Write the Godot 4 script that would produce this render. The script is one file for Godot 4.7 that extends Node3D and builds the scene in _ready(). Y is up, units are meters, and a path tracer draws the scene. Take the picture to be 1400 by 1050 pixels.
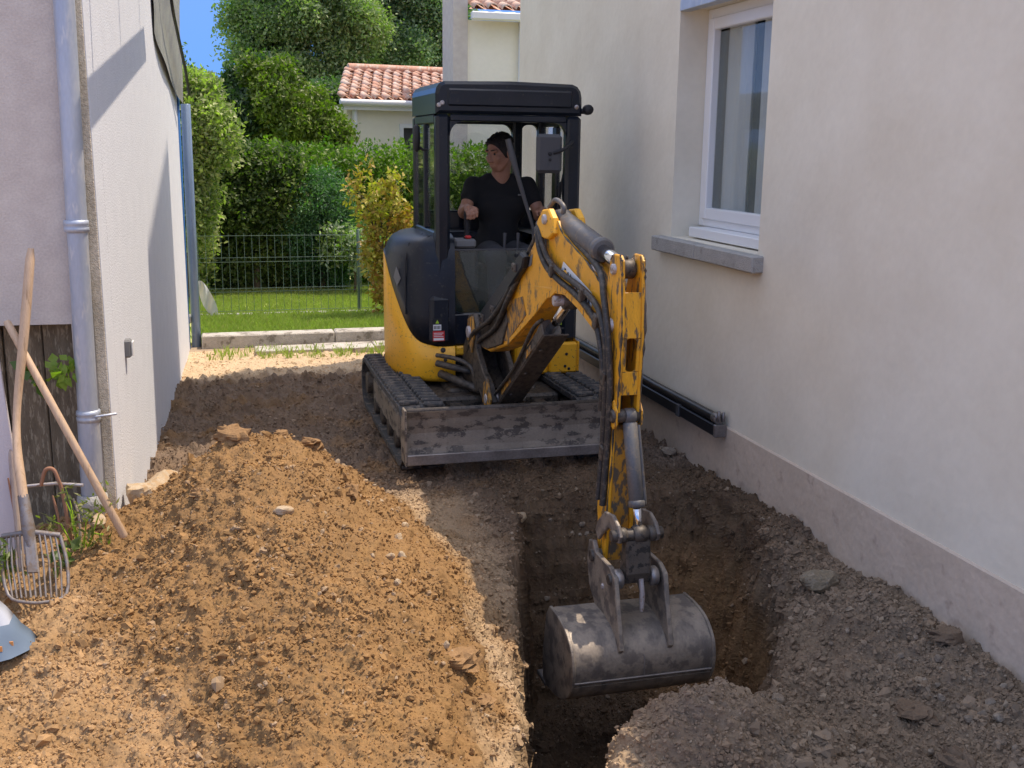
extends Node3D

var rng := RandomNumberGenerator.new()
var used := {}
const SUN_TO := Vector3(1.0, 2.40, -0.30)

# ------------------------------------------------------------------ helpers
func numbered(called: String) -> String:
	if not used.has(called):
		used[called] = 0
		return called
	used[called] += 1
	return "%s_%03d" % [called, used[called]]

func thing(called: String, label: String, category: String, at := Vector3.ZERO, group := "") -> Node3D:
	var o := Node3D.new()
	o.name = numbered(called)
	add_child(o)
	o.position = at
	tag(o, label, category, group)
	return o

func tag(o: Node3D, label: String, category: String, group := "", kind := "") -> void:
	o.set_meta("label", label)
	if category != "": o.set_meta("category", category)
	if group != "": o.set_meta("group", group)
	if kind != "": o.set_meta("kind", kind)

func base_of(n: Node3D) -> Vector3:
	var p := Vector3.ZERO
	var q: Node = n
	while q != self and q is Node3D:
		p += (q as Node3D).position
		q = q.get_parent()
	return p

# commits a shape given in world coordinates as one named mesh under parent
func part(called: String, st: SurfaceTool, m: Material, parent: Node3D = null) -> MeshInstance3D:
	st.generate_normals()
	return put(called, st.commit(), m, parent)

func put(called: String, mesh: Mesh, m: Material, parent: Node3D = null) -> MeshInstance3D:
	var o := MeshInstance3D.new()
	o.mesh = mesh
	o.material_override = m
	if parent == null:
		o.name = numbered(called)
		add_child(o)
	else:
		o.name = called
		parent.add_child(o, true)
		o.position = -base_of(parent)
	return o

func struct(called: String, st: SurfaceTool, m: Material, label := "") -> MeshInstance3D:
	var o := part(called, st, m)
	o.set_meta("kind", "structure")
	if label != "": o.set_meta("label", label)
	return o

func nst(smooth := -1) -> SurfaceTool:
	var st := SurfaceTool.new()
	st.begin(Mesh.PRIMITIVE_TRIANGLES)
	st.set_smooth_group(smooth)
	return st

func tri(st: SurfaceTool, a: Vector3, b: Vector3, c: Vector3) -> void:
	st.add_vertex(a); st.add_vertex(c); st.add_vertex(b)

func quad(st: SurfaceTool, a: Vector3, b: Vector3, c: Vector3, d: Vector3) -> void:
	tri(st, a, b, c); tri(st, a, c, d)

func face(st: SurfaceTool, pts: Array, from: Vector3) -> void:
	var n: Vector3 = (pts[1] - pts[0]).cross(pts[2] - pts[0])
	var c := Vector3.ZERO
	for p in pts: c += p
	c /= pts.size()
	var flip: bool = n.dot(c - from) < 0
	for i in range(1, pts.size() - 1):
		if flip: tri(st, pts[0], pts[i + 1], pts[i])
		else: tri(st, pts[0], pts[i], pts[i + 1])

func box(st: SurfaceTool, c: Vector3, s: Vector3, bev := 0.0, b := Basis.IDENTITY) -> void:
	st.set_smooth_group(-1)
	var h := s * 0.5
	if bev <= 0.0:
		for ax in 3:
			for sg in [-1.0, 1.0]:
				var u := (ax + 1) % 3
				var v := (ax + 2) % 3
				var ps := []
				for q in [[-1, -1], [1, -1], [1, 1], [-1, 1]]:
					var p := Vector3.ZERO
					p[ax] = sg * h[ax]; p[u] = q[0] * h[u]; p[v] = q[1] * h[v]
					ps.append(c + b * p)
				face(st, ps, c)
		return
	var cv := func(sx: float, sy: float, sz: float, ax: int) -> Vector3:
		var p := Vector3(sx * (h.x - bev), sy * (h.y - bev), sz * (h.z - bev))
		p[ax] += [sx, sy, sz][ax] * bev
		return c + b * p
	for ax in 3:
		var u := (ax + 1) % 3
		var v := (ax + 2) % 3
		for sg in [-1.0, 1.0]:
			var ps := []
			for q in [[-1, -1], [1, -1], [1, 1], [-1, 1]]:
				var s3 := [0.0, 0.0, 0.0]
				s3[ax] = sg; s3[u] = q[0]; s3[v] = q[1]
				ps.append(cv.call(s3[0], s3[1], s3[2], ax))
			face(st, ps, c)
		for su in [-1.0, 1.0]:
			for sv in [-1.0, 1.0]:
				var ps := []
				for q in [[-1, u], [1, u], [1, v], [-1, v]]:
					var s3 := [0.0, 0.0, 0.0]
					s3[ax] = q[0]; s3[u] = su; s3[v] = sv
					ps.append(cv.call(s3[0], s3[1], s3[2], q[1]))
				face(st, ps, c)
	for sx in [-1.0, 1.0]:
		for sy in [-1.0, 1.0]:
			for sz in [-1.0, 1.0]:
				face(st, [cv.call(sx, sy, sz, 0), cv.call(sx, sy, sz, 1), cv.call(sx, sy, sz, 2)], c)

func bmm(st: SurfaceTool, a: Vector3, b: Vector3, bev := 0.0) -> void:
	box(st, (a + b) * 0.5, (b - a).abs(), bev)

# extrudes a planar polygon along ext; the end faces are drawn in by bev
func prism(st: SurfaceTool, pts: Array, ext: Vector3, bev := 0.0) -> void:
	st.set_smooth_group(-1)
	var w := ext.normalized()
	var u: Vector3 = w.cross(Vector3(0.31, 0.77, 0.56)).normalized()
	var v := w.cross(u)
	var n := pts.size()
	var p2 := PackedVector2Array()
	for p in pts: p2.append(Vector2(p.dot(u), p.dot(v)))
	var off: float = pts[0].dot(w)
	var area := 0.0
	for i in n: area += p2[i].cross(p2[(i + 1) % n])
	if area < 0: p2.reverse()
	var inner := PackedVector2Array()
	for i in n:
		var d0 := (p2[i] - p2[(i + n - 1) % n]).normalized()
		var d1 := (p2[(i + 1) % n] - p2[i]).normalized()
		var m := Vector2(-d0.y, d0.x) + Vector2(-d1.y, d1.x)
		m = m / maxf(m.length_squared() * 0.5, 0.6)
		inner.append(p2[i] + m * bev)
	var at := func(q: Vector2, t: float) -> Vector3: return u * q.x + v * q.y + w * (off + t)
	var L := ext.length()
	var ids := Geometry2D.triangulate_polygon(inner)
	for i in range(0, ids.size(), 3):
		var a := inner[ids[i]]; var b := inner[ids[i + 1]]; var c := inner[ids[i + 2]]
		if (b - a).cross(c - a) < 0:
			var t := b
			b = c; c = t
		tri(st, at.call(a, L), at.call(b, L), at.call(c, L))
		tri(st, at.call(a, 0.0), at.call(c, 0.0), at.call(b, 0.0))
	for i in n:
		var j := (i + 1) % n
		quad(st, at.call(p2[i], bev), at.call(p2[j], bev), at.call(p2[j], L - bev), at.call(p2[i], L - bev))
		if bev > 0:
			quad(st, at.call(inner[i], 0.0), at.call(inner[j], 0.0), at.call(p2[j], bev), at.call(p2[i], bev))
			quad(st, at.call(p2[i], L - bev), at.call(p2[j], L - bev), at.call(inner[j], L), at.call(inner[i], L))

# a tube through points; r is one radius or one per point
func tube(st: SurfaceTool, pts: Array, r, sides := 10, caps := true) -> void:
	var n := pts.size()
	var rings := []
	var t0: Vector3 = (pts[1] - pts[0]).normalized()
	var u: Vector3 = t0.cross(Vector3(0.28, 0.9, 0.33) if absf(t0.y) < 0.9 else Vector3(1, 0.1, 0.2)).normalized()
	for i in n:
		var t: Vector3
		if i == 0: t = t0
		elif i == n - 1: t = (pts[i] - pts[i - 1]).normalized()
		else: t = ((pts[i] - pts[i - 1]).normalized() + (pts[i + 1] - pts[i]).normalized()).normalized()
		u = (u - t * u.dot(t)).normalized()
		var v := t.cross(u)
		var ri: float = r[i] if r is Array else r
		var ring := []
		for k in sides:
			var a := TAU * k / sides
			ring.append(pts[i] + (u * cos(a) + v * sin(a)) * ri)
		rings.append(ring)
	st.set_smooth_group(1)
	for i in n - 1:
		for k in sides:
			var j := (k + 1) % sides
			quad(st, rings[i][k], rings[i][j], rings[i + 1][j], rings[i + 1][k])
	if caps:
		st.set_smooth_group(-1)
		for k in range(1, sides - 1):
			tri(st, rings[0][0], rings[0][k + 1], rings[0][k])
			tri(st, rings[n - 1][0], rings[n - 1][k], rings[n - 1][k + 1])

# a cylinder with a small chamfer at both ends
func rod(st: SurfaceTool, a: Vector3, b: Vector3, r: float, sides := 16, bev := 0.004) -> void:
	var d := (b - a).normalized() * bev
	tube(st, [a, a + d, b - d, b], [r - bev, r, r, r - bev], sides)

func curve(pts: Array, steps := 6) -> Array:
	var out := []
	var n := pts.size()
	for i in n - 1:
		var p0 = pts[maxi(i - 1, 0)]; var p1 = pts[i]; var p2 = pts[i + 1]; var p3 = pts[mini(i + 2, n - 1)]
		for k in steps:
			var t := float(k) / steps
			out.append(0.5 * ((2.0 * p1) + (p2 - p0) * t + (2.0 * p0 - 5.0 * p1 + 4.0 * p2 - p3) * t * t + (3.0 * p1 - p0 - 3.0 * p2 + p3) * t * t * t))
	out.append(pts[n - 1])
	return out

func lathe(st: SurfaceTool, prof: Array, xf: Transform3D, sides := 20) -> void:
	st.set_smooth_group(1)
	for i in prof.size() - 1:
		for k in sides:
			var a := TAU * k / sides
			var b := TAU * (k + 1) / sides
			var f := func(q, t): return xf * Vector3(q.x * cos(t), q.y, -q.x * sin(t))
			quad(st, f.call(prof[i], a), f.call(prof[i], b), f.call(prof[i + 1], b), f.call(prof[i + 1], a))

func bez(tbl: Array, t: float) -> float:
	if t <= tbl[0][0]: return tbl[0][1]
	for i in tbl.size() - 1:
		if t <= tbl[i + 1][0]:
			return lerpf(tbl[i][1], tbl[i + 1][1], (t - tbl[i][0]) / (tbl[i + 1][0] - tbl[i][0]))
	return tbl[-1][1]

# ------------------------------------------------------------------ textures and materials
func noise(seed_: int, freq: float, oct := 4, kind := FastNoiseLite.TYPE_SIMPLEX_SMOOTH) -> FastNoiseLite:
	var n := FastNoiseLite.new()
	n.seed = seed_
	n.frequency = freq
	n.noise_type = kind
	n.fractal_octaves = oct
	n.fractal_type = FastNoiseLite.FRACTAL_FBM if oct > 1 else FastNoiseLite.FRACTAL_NONE
	return n

func grey(size: int, n: FastNoiseLite) -> PackedByteArray:
	var im := n.get_seamless_image(size, size)
	im.convert(Image.FORMAT_L8)
	return im.get_data()

# base colours ca..cb by a slow noise, fine grain, and patches of a third colour; all linear
func wear(size: int, sd: int, ca: Color, cb: Color, fine := 0.2, patch := Color.BLACK, th := 2.0, wd := 0.05, pf := 0.02, sf := 0.008) -> ImageTexture:
	var a := grey(size, noise(sd, sf, 4))
	var b := grey(size, noise(sd + 1, 0.09, 3))
	var c := grey(size, noise(sd + 2, pf, 5))
	var out := PackedByteArray()
	out.resize(size * size * 3)
	var lut := PackedByteArray()
	lut.resize(1025)
	for i in 1025:
		var l := i / 1024.0
		lut[i] = int(clampf((1.055 * pow(l, 1.0 / 2.4) - 0.055 if l > 0.0031308 else 12.92 * l), 0, 1) * 255.0)
	for i in size * size:
		var f := b[i] / 255.0
		var col := ca.lerp(cb, a[i] / 255.0) * (1.0 + fine * (f - 0.5))
		if th < 1.5:
			col = col.lerp(patch, smoothstep(th - wd, th + wd, c[i] / 255.0 * 0.75 + f * 0.25))
		out[3 * i] = lut[int(clampf(col.r, 0, 1) * 1024)]
		out[3 * i + 1] = lut[int(clampf(col.g, 0, 1) * 1024)]
		out[3 * i + 2] = lut[int(clampf(col.b, 0, 1) * 1024)]
	var im := Image.create_from_data(size, size, false, Image.FORMAT_RGB8, out)
	return ImageTexture.create_from_image(im)

func bumps(size: int, n: FastNoiseLite, strength := 4.0) -> ImageTexture:
	var im := n.get_seamless_image(size, size)
	im.convert(Image.FORMAT_RGBA8)
	im.bump_map_to_normal_map(strength)
	return ImageTexture.create_from_image(im)

func lin(r: float, g: float, b: float) -> Color:
	return Color(r, g, b).linear_to_srgb()

func mat(col: Color, rough := 0.6, metal := 0.0, tex: Texture2D = null, sc := Vector3.ONE, nrm: Texture2D = null, ns := 0.5) -> StandardMaterial3D:
	var m := StandardMaterial3D.new()
	m.albedo_color = col
	m.roughness = rough
	m.metallic = metal
	if tex or nrm:
		m.uv1_triplanar = true
		m.uv1_world_triplanar = true
		m.uv1_scale = sc
	if tex: m.albedo_texture = tex
	if nrm:
		m.normal_enabled = true
		m.normal_texture = nrm
		m.normal_scale = ns
	return m

func leafmat(backc: Color) -> StandardMaterial3D:
	var m := StandardMaterial3D.new()
	m.vertex_color_use_as_albedo = true
	m.roughness = 0.45
	m.backlight_enabled = true
	m.backlight = backc
	m.cull_mode = BaseMaterial3D.CULL_DISABLED
	return m

var K := {}
func make_materials() -> void:
	var fine := bumps(512, noise(5, 0.05, 4), 3.0)
	var stucco := bumps(512, noise(9, 0.12, 3), 6.0)
	var W := Color.WHITE
	K.fine = fine
	K.wall_right = mat(W, 0.92, 0, wear(512, 11, Color(.74, .67, .53), Color(.83, .77, .63), .05), Vector3.ONE * .33, fine, .10)
	K.plinth = mat(W, 0.9, 0, wear(512, 21, Color(.54, .44, .335), Color(.64, .525, .41), .14, Color(.46, .36, .28), .76, .10), Vector3.ONE * .5, fine, .25)
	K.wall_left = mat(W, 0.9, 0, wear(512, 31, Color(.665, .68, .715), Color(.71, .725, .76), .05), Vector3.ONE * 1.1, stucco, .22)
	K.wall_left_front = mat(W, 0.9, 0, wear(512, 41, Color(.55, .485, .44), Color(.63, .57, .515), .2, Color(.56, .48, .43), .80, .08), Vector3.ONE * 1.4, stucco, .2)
	K.rough_edge = mat(W, 0.95, 0, wear(256, 51, Color(.52, .45, .34), Color(.76, .68, .54), .5), Vector3.ONE * 1.8, stucco, 1.2)
	K.wall_far = mat(W, 0.9, 0, wear(256, 61, Color(.86, .81, .67), Color(.90, .85, .72), .05), Vector3.ONE * .4)
	K.stone = mat(W, 0.9, 0, wear(256, 71, Color(.36, .345, .32), Color(.43, .415, .385), .2, Color(.30, .285, .26), .74, .10), Vector3.ONE * 1.4, stucco, .6)
	K.concrete = mat(W, 0.9, 0, wear(256, 81, Color(.42, .38, .33), Color(.55, .51, .45), .3, Color(.25, .22, .18), .66, .06), Vector3.ONE * 1.0, stucco, .6)
	K.pvc = mat(lin(.80, .80, .80), 0.3)
	K.zinc = mat(W, 0.42, 0.35, wear(256, 91, Color(.40, .44, .52), Color(.52, .56, .63), .12, Color(.62, .62, .62), .66, .1), Vector3(3, .8, 3), fine, .12)
	K.post = mat(W, 0.4, 0.3, wear(256, 95, Color(.16, .23, .33), Color(.24, .31, .42), .15), Vector3(3, .8, 3))
	K.bluepaint = mat(lin(.03, .14, .38), 0.4)
	K.yellow = mat(W, 0.40, 0, wear(512, 101, Color(.83, .40, .014), Color(.89, .445, .02), .08, Color(.16, .10, .05), .74, .03, .03), Vector3.ONE * 1.6, fine, .06)
	K.yellow_boom = mat(W, 0.45, 0, wear(512, 105, Color(.72, .335, .014), Color(.84, .41, .02), .15, Color(.20, .115, .045), .62, .12, .012, .010), Vector3(1.3, .9, 1.3), fine, .12)
	K.yellow_worn = mat(W, 0.5, 0, wear(512, 111, Color(.68, .315, .014), Color(.84, .41, .02), .2, Color(.12, .08, .048), .61, .06, .014, .012), Vector3(3.0, .8, 3.0), fine, .15)
	K.yellow_dirty = mat(W, 0.6, 0, wear(512, 121, Color(.42, .20, .03), Color(.62, .30, .03), .2, Color(.11, .085, .06), .50, .08, .02), Vector3(2.4, 1.0, 2.4), fine, .2)
	K.black = mat(W, 0.28, 0, wear(256, 131, Color(.006, .009, .016), Color(.010, .014, .023), .15, Color(.03, .03, .03), .76, .02, .05), Vector3.ONE * 1.5, fine, .03)
	K.black.metallic_specular = 0.36
	K.black.clearcoat_enabled = true
	K.black.clearcoat = 0.35
	K.black.clearcoat_roughness = 0.15
	K.black_dull = mat(lin(.014, .014, .016), 0.7)
	K.hood = mat(W, 0.38, 0, wear(256, 141, Color(.010, .013, .020), Color(.017, .021, .029), .2, Color(.045, .044, .042), .74, .03, .05), Vector3.ONE * 1.5, fine, .04)
	K.hood.metallic_specular = 0.38
	K.rubber = mat(W, 0.8, 0, wear(256, 151, Color(.040, .040, .042), Color(.07, .067, .065), .4, Color(.16, .135, .11), .6, .08), Vector3.ONE * 2.5, fine, .4)
	K.dirty_steel = mat(W, 0.55, 0.25, wear(512, 161, Color(.075, .062, .05), Color(.12, .098, .078), .3, Color(.03, .026, .023), .6, .03, .02), Vector3.ONE * 2.0, fine, .3)
	K.blade = mat(W, 0.6, 0.0, wear(512, 171, Color(.19, .158, .125), Color(.27, .23, .18), .3, Color(.06, .05, .045), .60, .06, .012), Vector3(1.0, 1.9, 1.0), fine, .25)
	K.bucket = mat(W, 0.5, 0.2, wear(512, 181, Color(.23, .19, .15), Color(.34, .285, .225), .35, Color(.14, .12, .105), .53, .12, .014), Vector3.ONE * 1.2, fine, .25)
	K.edge_steel = mat(W, 0.4, 0.6, wear(256, 191, Color(.20, .18, .17), Color(.34, .31, .29), .35), Vector3.ONE * 2.0, fine, .3)
	K.chrome = mat(lin(.75, .76, .78), 0.12, 1.0)
	K.cylinder = mat(W, 0.45, 0.2, wear(256, 201, Color(.095, .093, .095), Color(.15, .145, .14), .3, Color(.22, .17, .12), .66, .08), Vector3.ONE * 3.0, fine, .2)
	K.hose = mat(W, 0.55, 0, wear(256, 211, Color(.018, .017, .016), Color(.035, .032, .029), .3, Color(.12, .095, .07), .62, .06), Vector3.ONE * 5.0)
	K.grey_plastic = mat(lin(.06, .06, .065), 0.6)
	K.console = mat(lin(.17, .17, .17), 0.6)
	K.red = mat(lin(.55, .03, .03), 0.5)
	K.white = mat(lin(.75, .75, .74), 0.5)
	K.green = mat(lin(.35, .55, .03), 0.5)
	K.seat = mat(lin(.012, .012, .014), 0.8)
	K.shirt = mat(lin(.010, .010, .011), 0.95, 0, null, Vector3.ONE * 3, fine, .3)
	K.trousers = mat(lin(.035, .037, .045), 0.95, 0, null, Vector3.ONE * 3, fine, .3)
	K.skin = mat(W, 0.5, 0, wear(256, 221, Color(.31, .155, .10), Color(.38, .195, .125), .2), Vector3.ONE * 4)
	K.hair = mat(lin(.018, .015, .013), 0.7, 0, null, Vector3.ONE * 12, fine, .8)
	K.tile = mat(W, 0.85, 0, wear(256, 231, Color(.46, .20, .12), Color(.62, .36, .25), .3, Color(.62, .50, .40), .6, .08), Vector3.ONE * 1.6)
	K.tile_pale = mat(W, 0.85, 0, wear(256, 235, Color(.52, .30, .21), Color(.66, .46, .36), .3, Color(.62, .52, .44), .55, .08), Vector3.ONE * 1.6)
	K.bark = mat(W, 0.95, 0, wear(256, 241, Color(.10, .075, .05), Color(.2, .155, .11), .5), Vector3(6, 1, 6), fine, .8)
	K.wood = mat(W, 0.55, 0, wear(512, 251, Color(.50, .34, .21), Color(.64, .46, .31), .35, Color(.34, .22, .13), .7, .05), Vector3(5, .6, 5), fine, .15)
	K.wood_grey = mat(W, 0.7, 0, wear(512, 255, Color(.36, .27, .21), Color(.52, .42, .35), .35, Color(.28, .22, .19), .66, .05), Vector3(5, .6, 5), fine, .2)
	K.boards = mat(W, 0.9, 0, wear(512, 261, Color(.13, .10, .065), Color(.22, .175, .12), .5, Color(.32, .27, .19), .62, .06), Vector3(4, .7, 4), fine, .6)
	K.galva = mat(W, 0.45, 0.4, wear(256, 271, Color(.40, .37, .37), Color(.58, .54, .53), .3, Color(.27, .19, .13), .66, .05), Vector3.ONE * 4, fine, .2)
	K.tool_steel = mat(W, 0.55, 0.3, wear(256, 275, Color(.17, .155, .155), Color(.30, .275, .27), .3, Color(.20, .14, .09), .60, .07), Vector3.ONE * 4, fine, .2)
	K.rust = mat(lin(.34, .17, .10), 0.8)
	K.fence = mat(lin(.10, .16, .13), 0.5)
	K.plastic_black = mat(lin(.016, .017, .020), 0.35)
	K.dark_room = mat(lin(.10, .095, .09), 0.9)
	K.curtain = mat(lin(.78, .81, .80), 0.9)
	K.curtain.backlight_enabled = true
	K.curtain.backlight = Color(.3, .3, .3)
	K.shaded_grey = mat(W, 0.7, 0, wear(256, 281, Color(.22, .22, .21), Color(.33, .34, .29), .2), Vector3.ONE * 1.5, fine, .3)  # dark grey-green, standing in for the unlit underside
	K.bag = mat(lin(.42, .45, .52), 0.5, 0, null, Vector3.ONE * 8, fine, .3)
	K.bag_blue = mat(lin(.12, .17, .24), 0.7)
	K.bag_orange = mat(lin(.75, .33, .10), 0.5)
	var g := StandardMaterial3D.new()
	g.transparency = BaseMaterial3D.TRANSPARENCY_ALPHA
	g.albedo_color = Color(.22, .32, .28, .11)
	g.roughness = 0.03
	K.glass = g
	var g2: StandardMaterial3D = g.duplicate()
	g2.albedo_color = Color(.62, .66, .64, .22)
	g2.metallic_specular = .38
	K.house_glass = g2
	K.leaf = leafmat(Color(.78, 1.0, .42))
	var soil := mat(W, 0.95, 0, wear(1024, 301, Color(.82, .82, .82), Color(1, 1, 1), .6), Vector3.ONE * 1.1, bumps(512, noise(305, 0.06, 4), 7.0), .9)
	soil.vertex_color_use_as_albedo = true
	K.soil = soil
	var crumb := StandardMaterial3D.new()
	crumb.vertex_color_use_as_albedo = true
	crumb.roughness = 0.95
	K.crumb = crumb
	K.rock = mat(W, 0.95, 0, wear(256, 311, Color(.30, .24, .17), Color(.44, .37, .28), .5, Color(.5, .46, .40), .62, .05), Vector3.ONE * 3, fine, .8)
	K.rock_grey = mat(W, 0.95, 0, wear(256, 315, Color(.17, .128, .09), Color(.27, .21, .15), .5, Color(.34, .28, .21), .64, .05), Vector3.ONE * 3, fine, .8)
	K.rock_brown = mat(W, 0.95, 0, wear(256, 317, Color(.15, .115, .07), Color(.25, .195, .125), .5, Color(.30, .25, .18), .64, .06), Vector3.ONE * 3, fine, .9)
	K.rock_pale = mat(W, 0.95, 0, wear(256, 321, Color(.36, .275, .18), Color(.46, .37, .26), .4, Color(.38, .25, .13), .55, .06), Vector3.ONE * 3, fine, .8)
	K.clod = mat(W, 0.97, 0, wear(256, 331, Color(.21, .118, .048), Color(.29, .17, .078), .6), Vector3.ONE * 3, fine, 1.0)
	K.clod_dark = mat(W, 0.97, 0, wear(256, 335, Color(.13, .085, .05), Color(.20, .14, .09), .6), Vector3.ONE * 3, fine, 1.0)

# added cloud veil as neutral fill light, even all round, faded out near the horizon
func fill_clouds() -> ImageTexture:
	var w := 512
	var h := 256
	var n := noise(701, 1.7, 5)
	var im := Image.create(w, h, false, Image.FORMAT_RGBA8)
	for j in h:
		var el := PI * (0.5 - (j + .5) / h)
		for i in w:
			var az := TAU * i / w
			var v := 0.0
			if el > 0:
				v = n.get_noise_3d(cos(az) * cos(el), sin(el) * 1.4, sin(az) * cos(el))
			var a := (0.16 + 0.84 * smoothstep(-0.12, 0.42, v)) * smoothstep(0.14, 0.55, el)
			im.set_pixel(i, j, Color(1, 1, 1, a))
	return ImageTexture.create_from_image(im)

# ------------------------------------------------------------------ the ground
const TRENCH_L := [[-5.9, 1.62], [-5.3, 1.47], [-4.65, 1.27], [-3.72, 1.03], [-2.99, .83], [-2.0, .56], [-1.0, .3]]
const TRENCH_R := [[-5.9, 2.80], [-5.1, 2.84], [-4.5, 2.70], [-4.1, 2.50], [-3.8, 2.24], [-3.62, 1.95], [-3.5, 1.58], [-3.3, 1.34], [-3.1, 1.22], [-2.9, 1.11], [-2.0, .88], [-1.0, .7]]
var n_big: FastNoiseLite
var n_mid: FastNoiseLite
var n_cell: FastNoiseLite
var n_fine: FastNoiseLite
var n_col: FastNoiseLite

func heap_h(x: float, z: float) -> float:
	var cz := -5.42
	var cx := 0.15 + 0.10 * maxf(z - cz, 0.0)
	var dx := (x - cx) / (0.92 if x > cx else 0.90)
	var dz := (z - cz) / (2.75 if z > cz else 0.95)
	var d := sqrt(dx * dx + dz * dz)
	var h := 0.72 * (1.0 - d)
	h = 0.5 * (h + sqrt(h * h + 0.006)) - 0.012
	# the tip is rounded off
	return h - 0.5 * (h - 0.57 + sqrt((h - 0.57) * (h - 0.57) + 0.002))

func bump(x: float, z: float, cx: float, cz: float, rx: float, rz: float, h: float) -> float:
	var a := (x - cx) / rx
	var b := (z - cz) / rz
	return h * exp(-a * a - b * b)

func pit(x: float, z: float) -> float:
	var w := n_mid.get_noise_2d(z * 3.0, 7.0) * 0.06 + n_mid.get_noise_2d(z * 11.0, 31.0) * 0.035
	var l := smoothstep(0.0, 0.11, x - bez(TRENCH_L, z) - w)
	var r := smoothstep(0.0, 0.26, bez(TRENCH_R, z) - x + w)
	var f := smoothstep(-6.0, -5.2, z + w * 2.0)
	return l * r * f

func macro(x: float, z: float) -> float:
	var y := heap_h(x, z)
	# bank along the house wall and the mound in front of the bucket
	y += 0.20 * smoothstep(2.2, 3.0, x) * smoothstep(-5.4, -4.0, z)
	y += bump(x, z, 1.63, -3.20, 0.42, 0.30, 0.36)
	y += bump(x, z, 2.35, -2.7, 0.7, 0.6, 0.06) + bump(x, z, 2.72, -3.95, .28, .5, .10) + bump(x, z, 2.1, -2.75, .3, .3, .07)
	y += bump(x, z, 2.75, -5.45, 0.35, 0.5, 0.10)
	y += bump(x, z, 2.2, -6.1, 0.5, 0.25, 0.05)
	y += bump(x, z, 0.75, -9.45, 0.45, 0.22, 0.07) + bump(x, z, 0.1, -9.0, .5, .4, .05)
	y += bump(x, z, -1.0, -4.72, .32, .32, -.17) + bump(x, z, -1.0, -4.15, .3, .35, -.10)
	y += 0.17 * smoothstep(-0.35, -0.75, x) * smoothstep(-6.2, -5.3, z) * smoothstep(-3.4, -4.4, z)
	# the trench's left shoulder is rounded and slopes into it; the spoil in front of the heap lies a little raised
	y += 0.04 * smoothstep(-4.9, -3.6, z) * smoothstep(1.2, 0.4, x)
	y -= 0.20 * smoothstep(.34, .02, bez(TRENCH_L, z) - x) * smoothstep(-5.0, -4.3, z)
	y -= 1.0 * pit(x, z)
	y += 0.04 * n_big.get_noise_2d(x, z)
	return y

func soil_color(x: float, z: float, y: float, p: float) -> Color:
	var c := Color(.185, .128, .086)                                     # brown base soil
	var mixn := n_mid.get_noise_2d(x * 2.2, z * 2.2)
	c = c.lerp(Color(.36, .222, .105).lerp(Color(.40, .285, .165), smoothstep(.3, .9, x)), smoothstep(-6.5, -5.7, z) * smoothstep(1.35, 1.0, x))      # dry, pale trampled soil
	var heap := smoothstep(-0.03, 0.10, heap_h(x, z) + 0.08 * mixn)
	c = c.lerp(Color(.262, .146, .054), heap)  # heap brown, with the shade of its near slope put in
	var gravel := smoothstep(0.5, 0.95, x) * smoothstep(-6.3, -5.9, z) * (1.0 - smoothstep(1.25, 1.5, x))
	c = c.lerp(Color(.41, .285, .165), gravel * 0.8 * (1.0 - heap))
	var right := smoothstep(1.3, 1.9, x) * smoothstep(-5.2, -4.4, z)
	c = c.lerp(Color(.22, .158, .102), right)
	var sand := smoothstep(-9.5, -10.0, z)
	c = c.lerp(Color(.58, .43, .27), sand)
	c = c.lerp(Color(.12, .076, .042), maxf(smoothstep(.05, .6, p), smoothstep(1.2, 1.7, x) * smoothstep(-4.6, -5.2, z) * smoothstep(-6.5, -6.2, z)))         # dark subsoil, with the shade of trench and bank put into it
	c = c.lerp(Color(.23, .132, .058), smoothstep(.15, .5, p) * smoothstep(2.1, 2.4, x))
	var v := n_col.get_noise_2d(x * 1.0, z * 1.0)
	return c * (1.0 + 0.16 * v)

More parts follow.
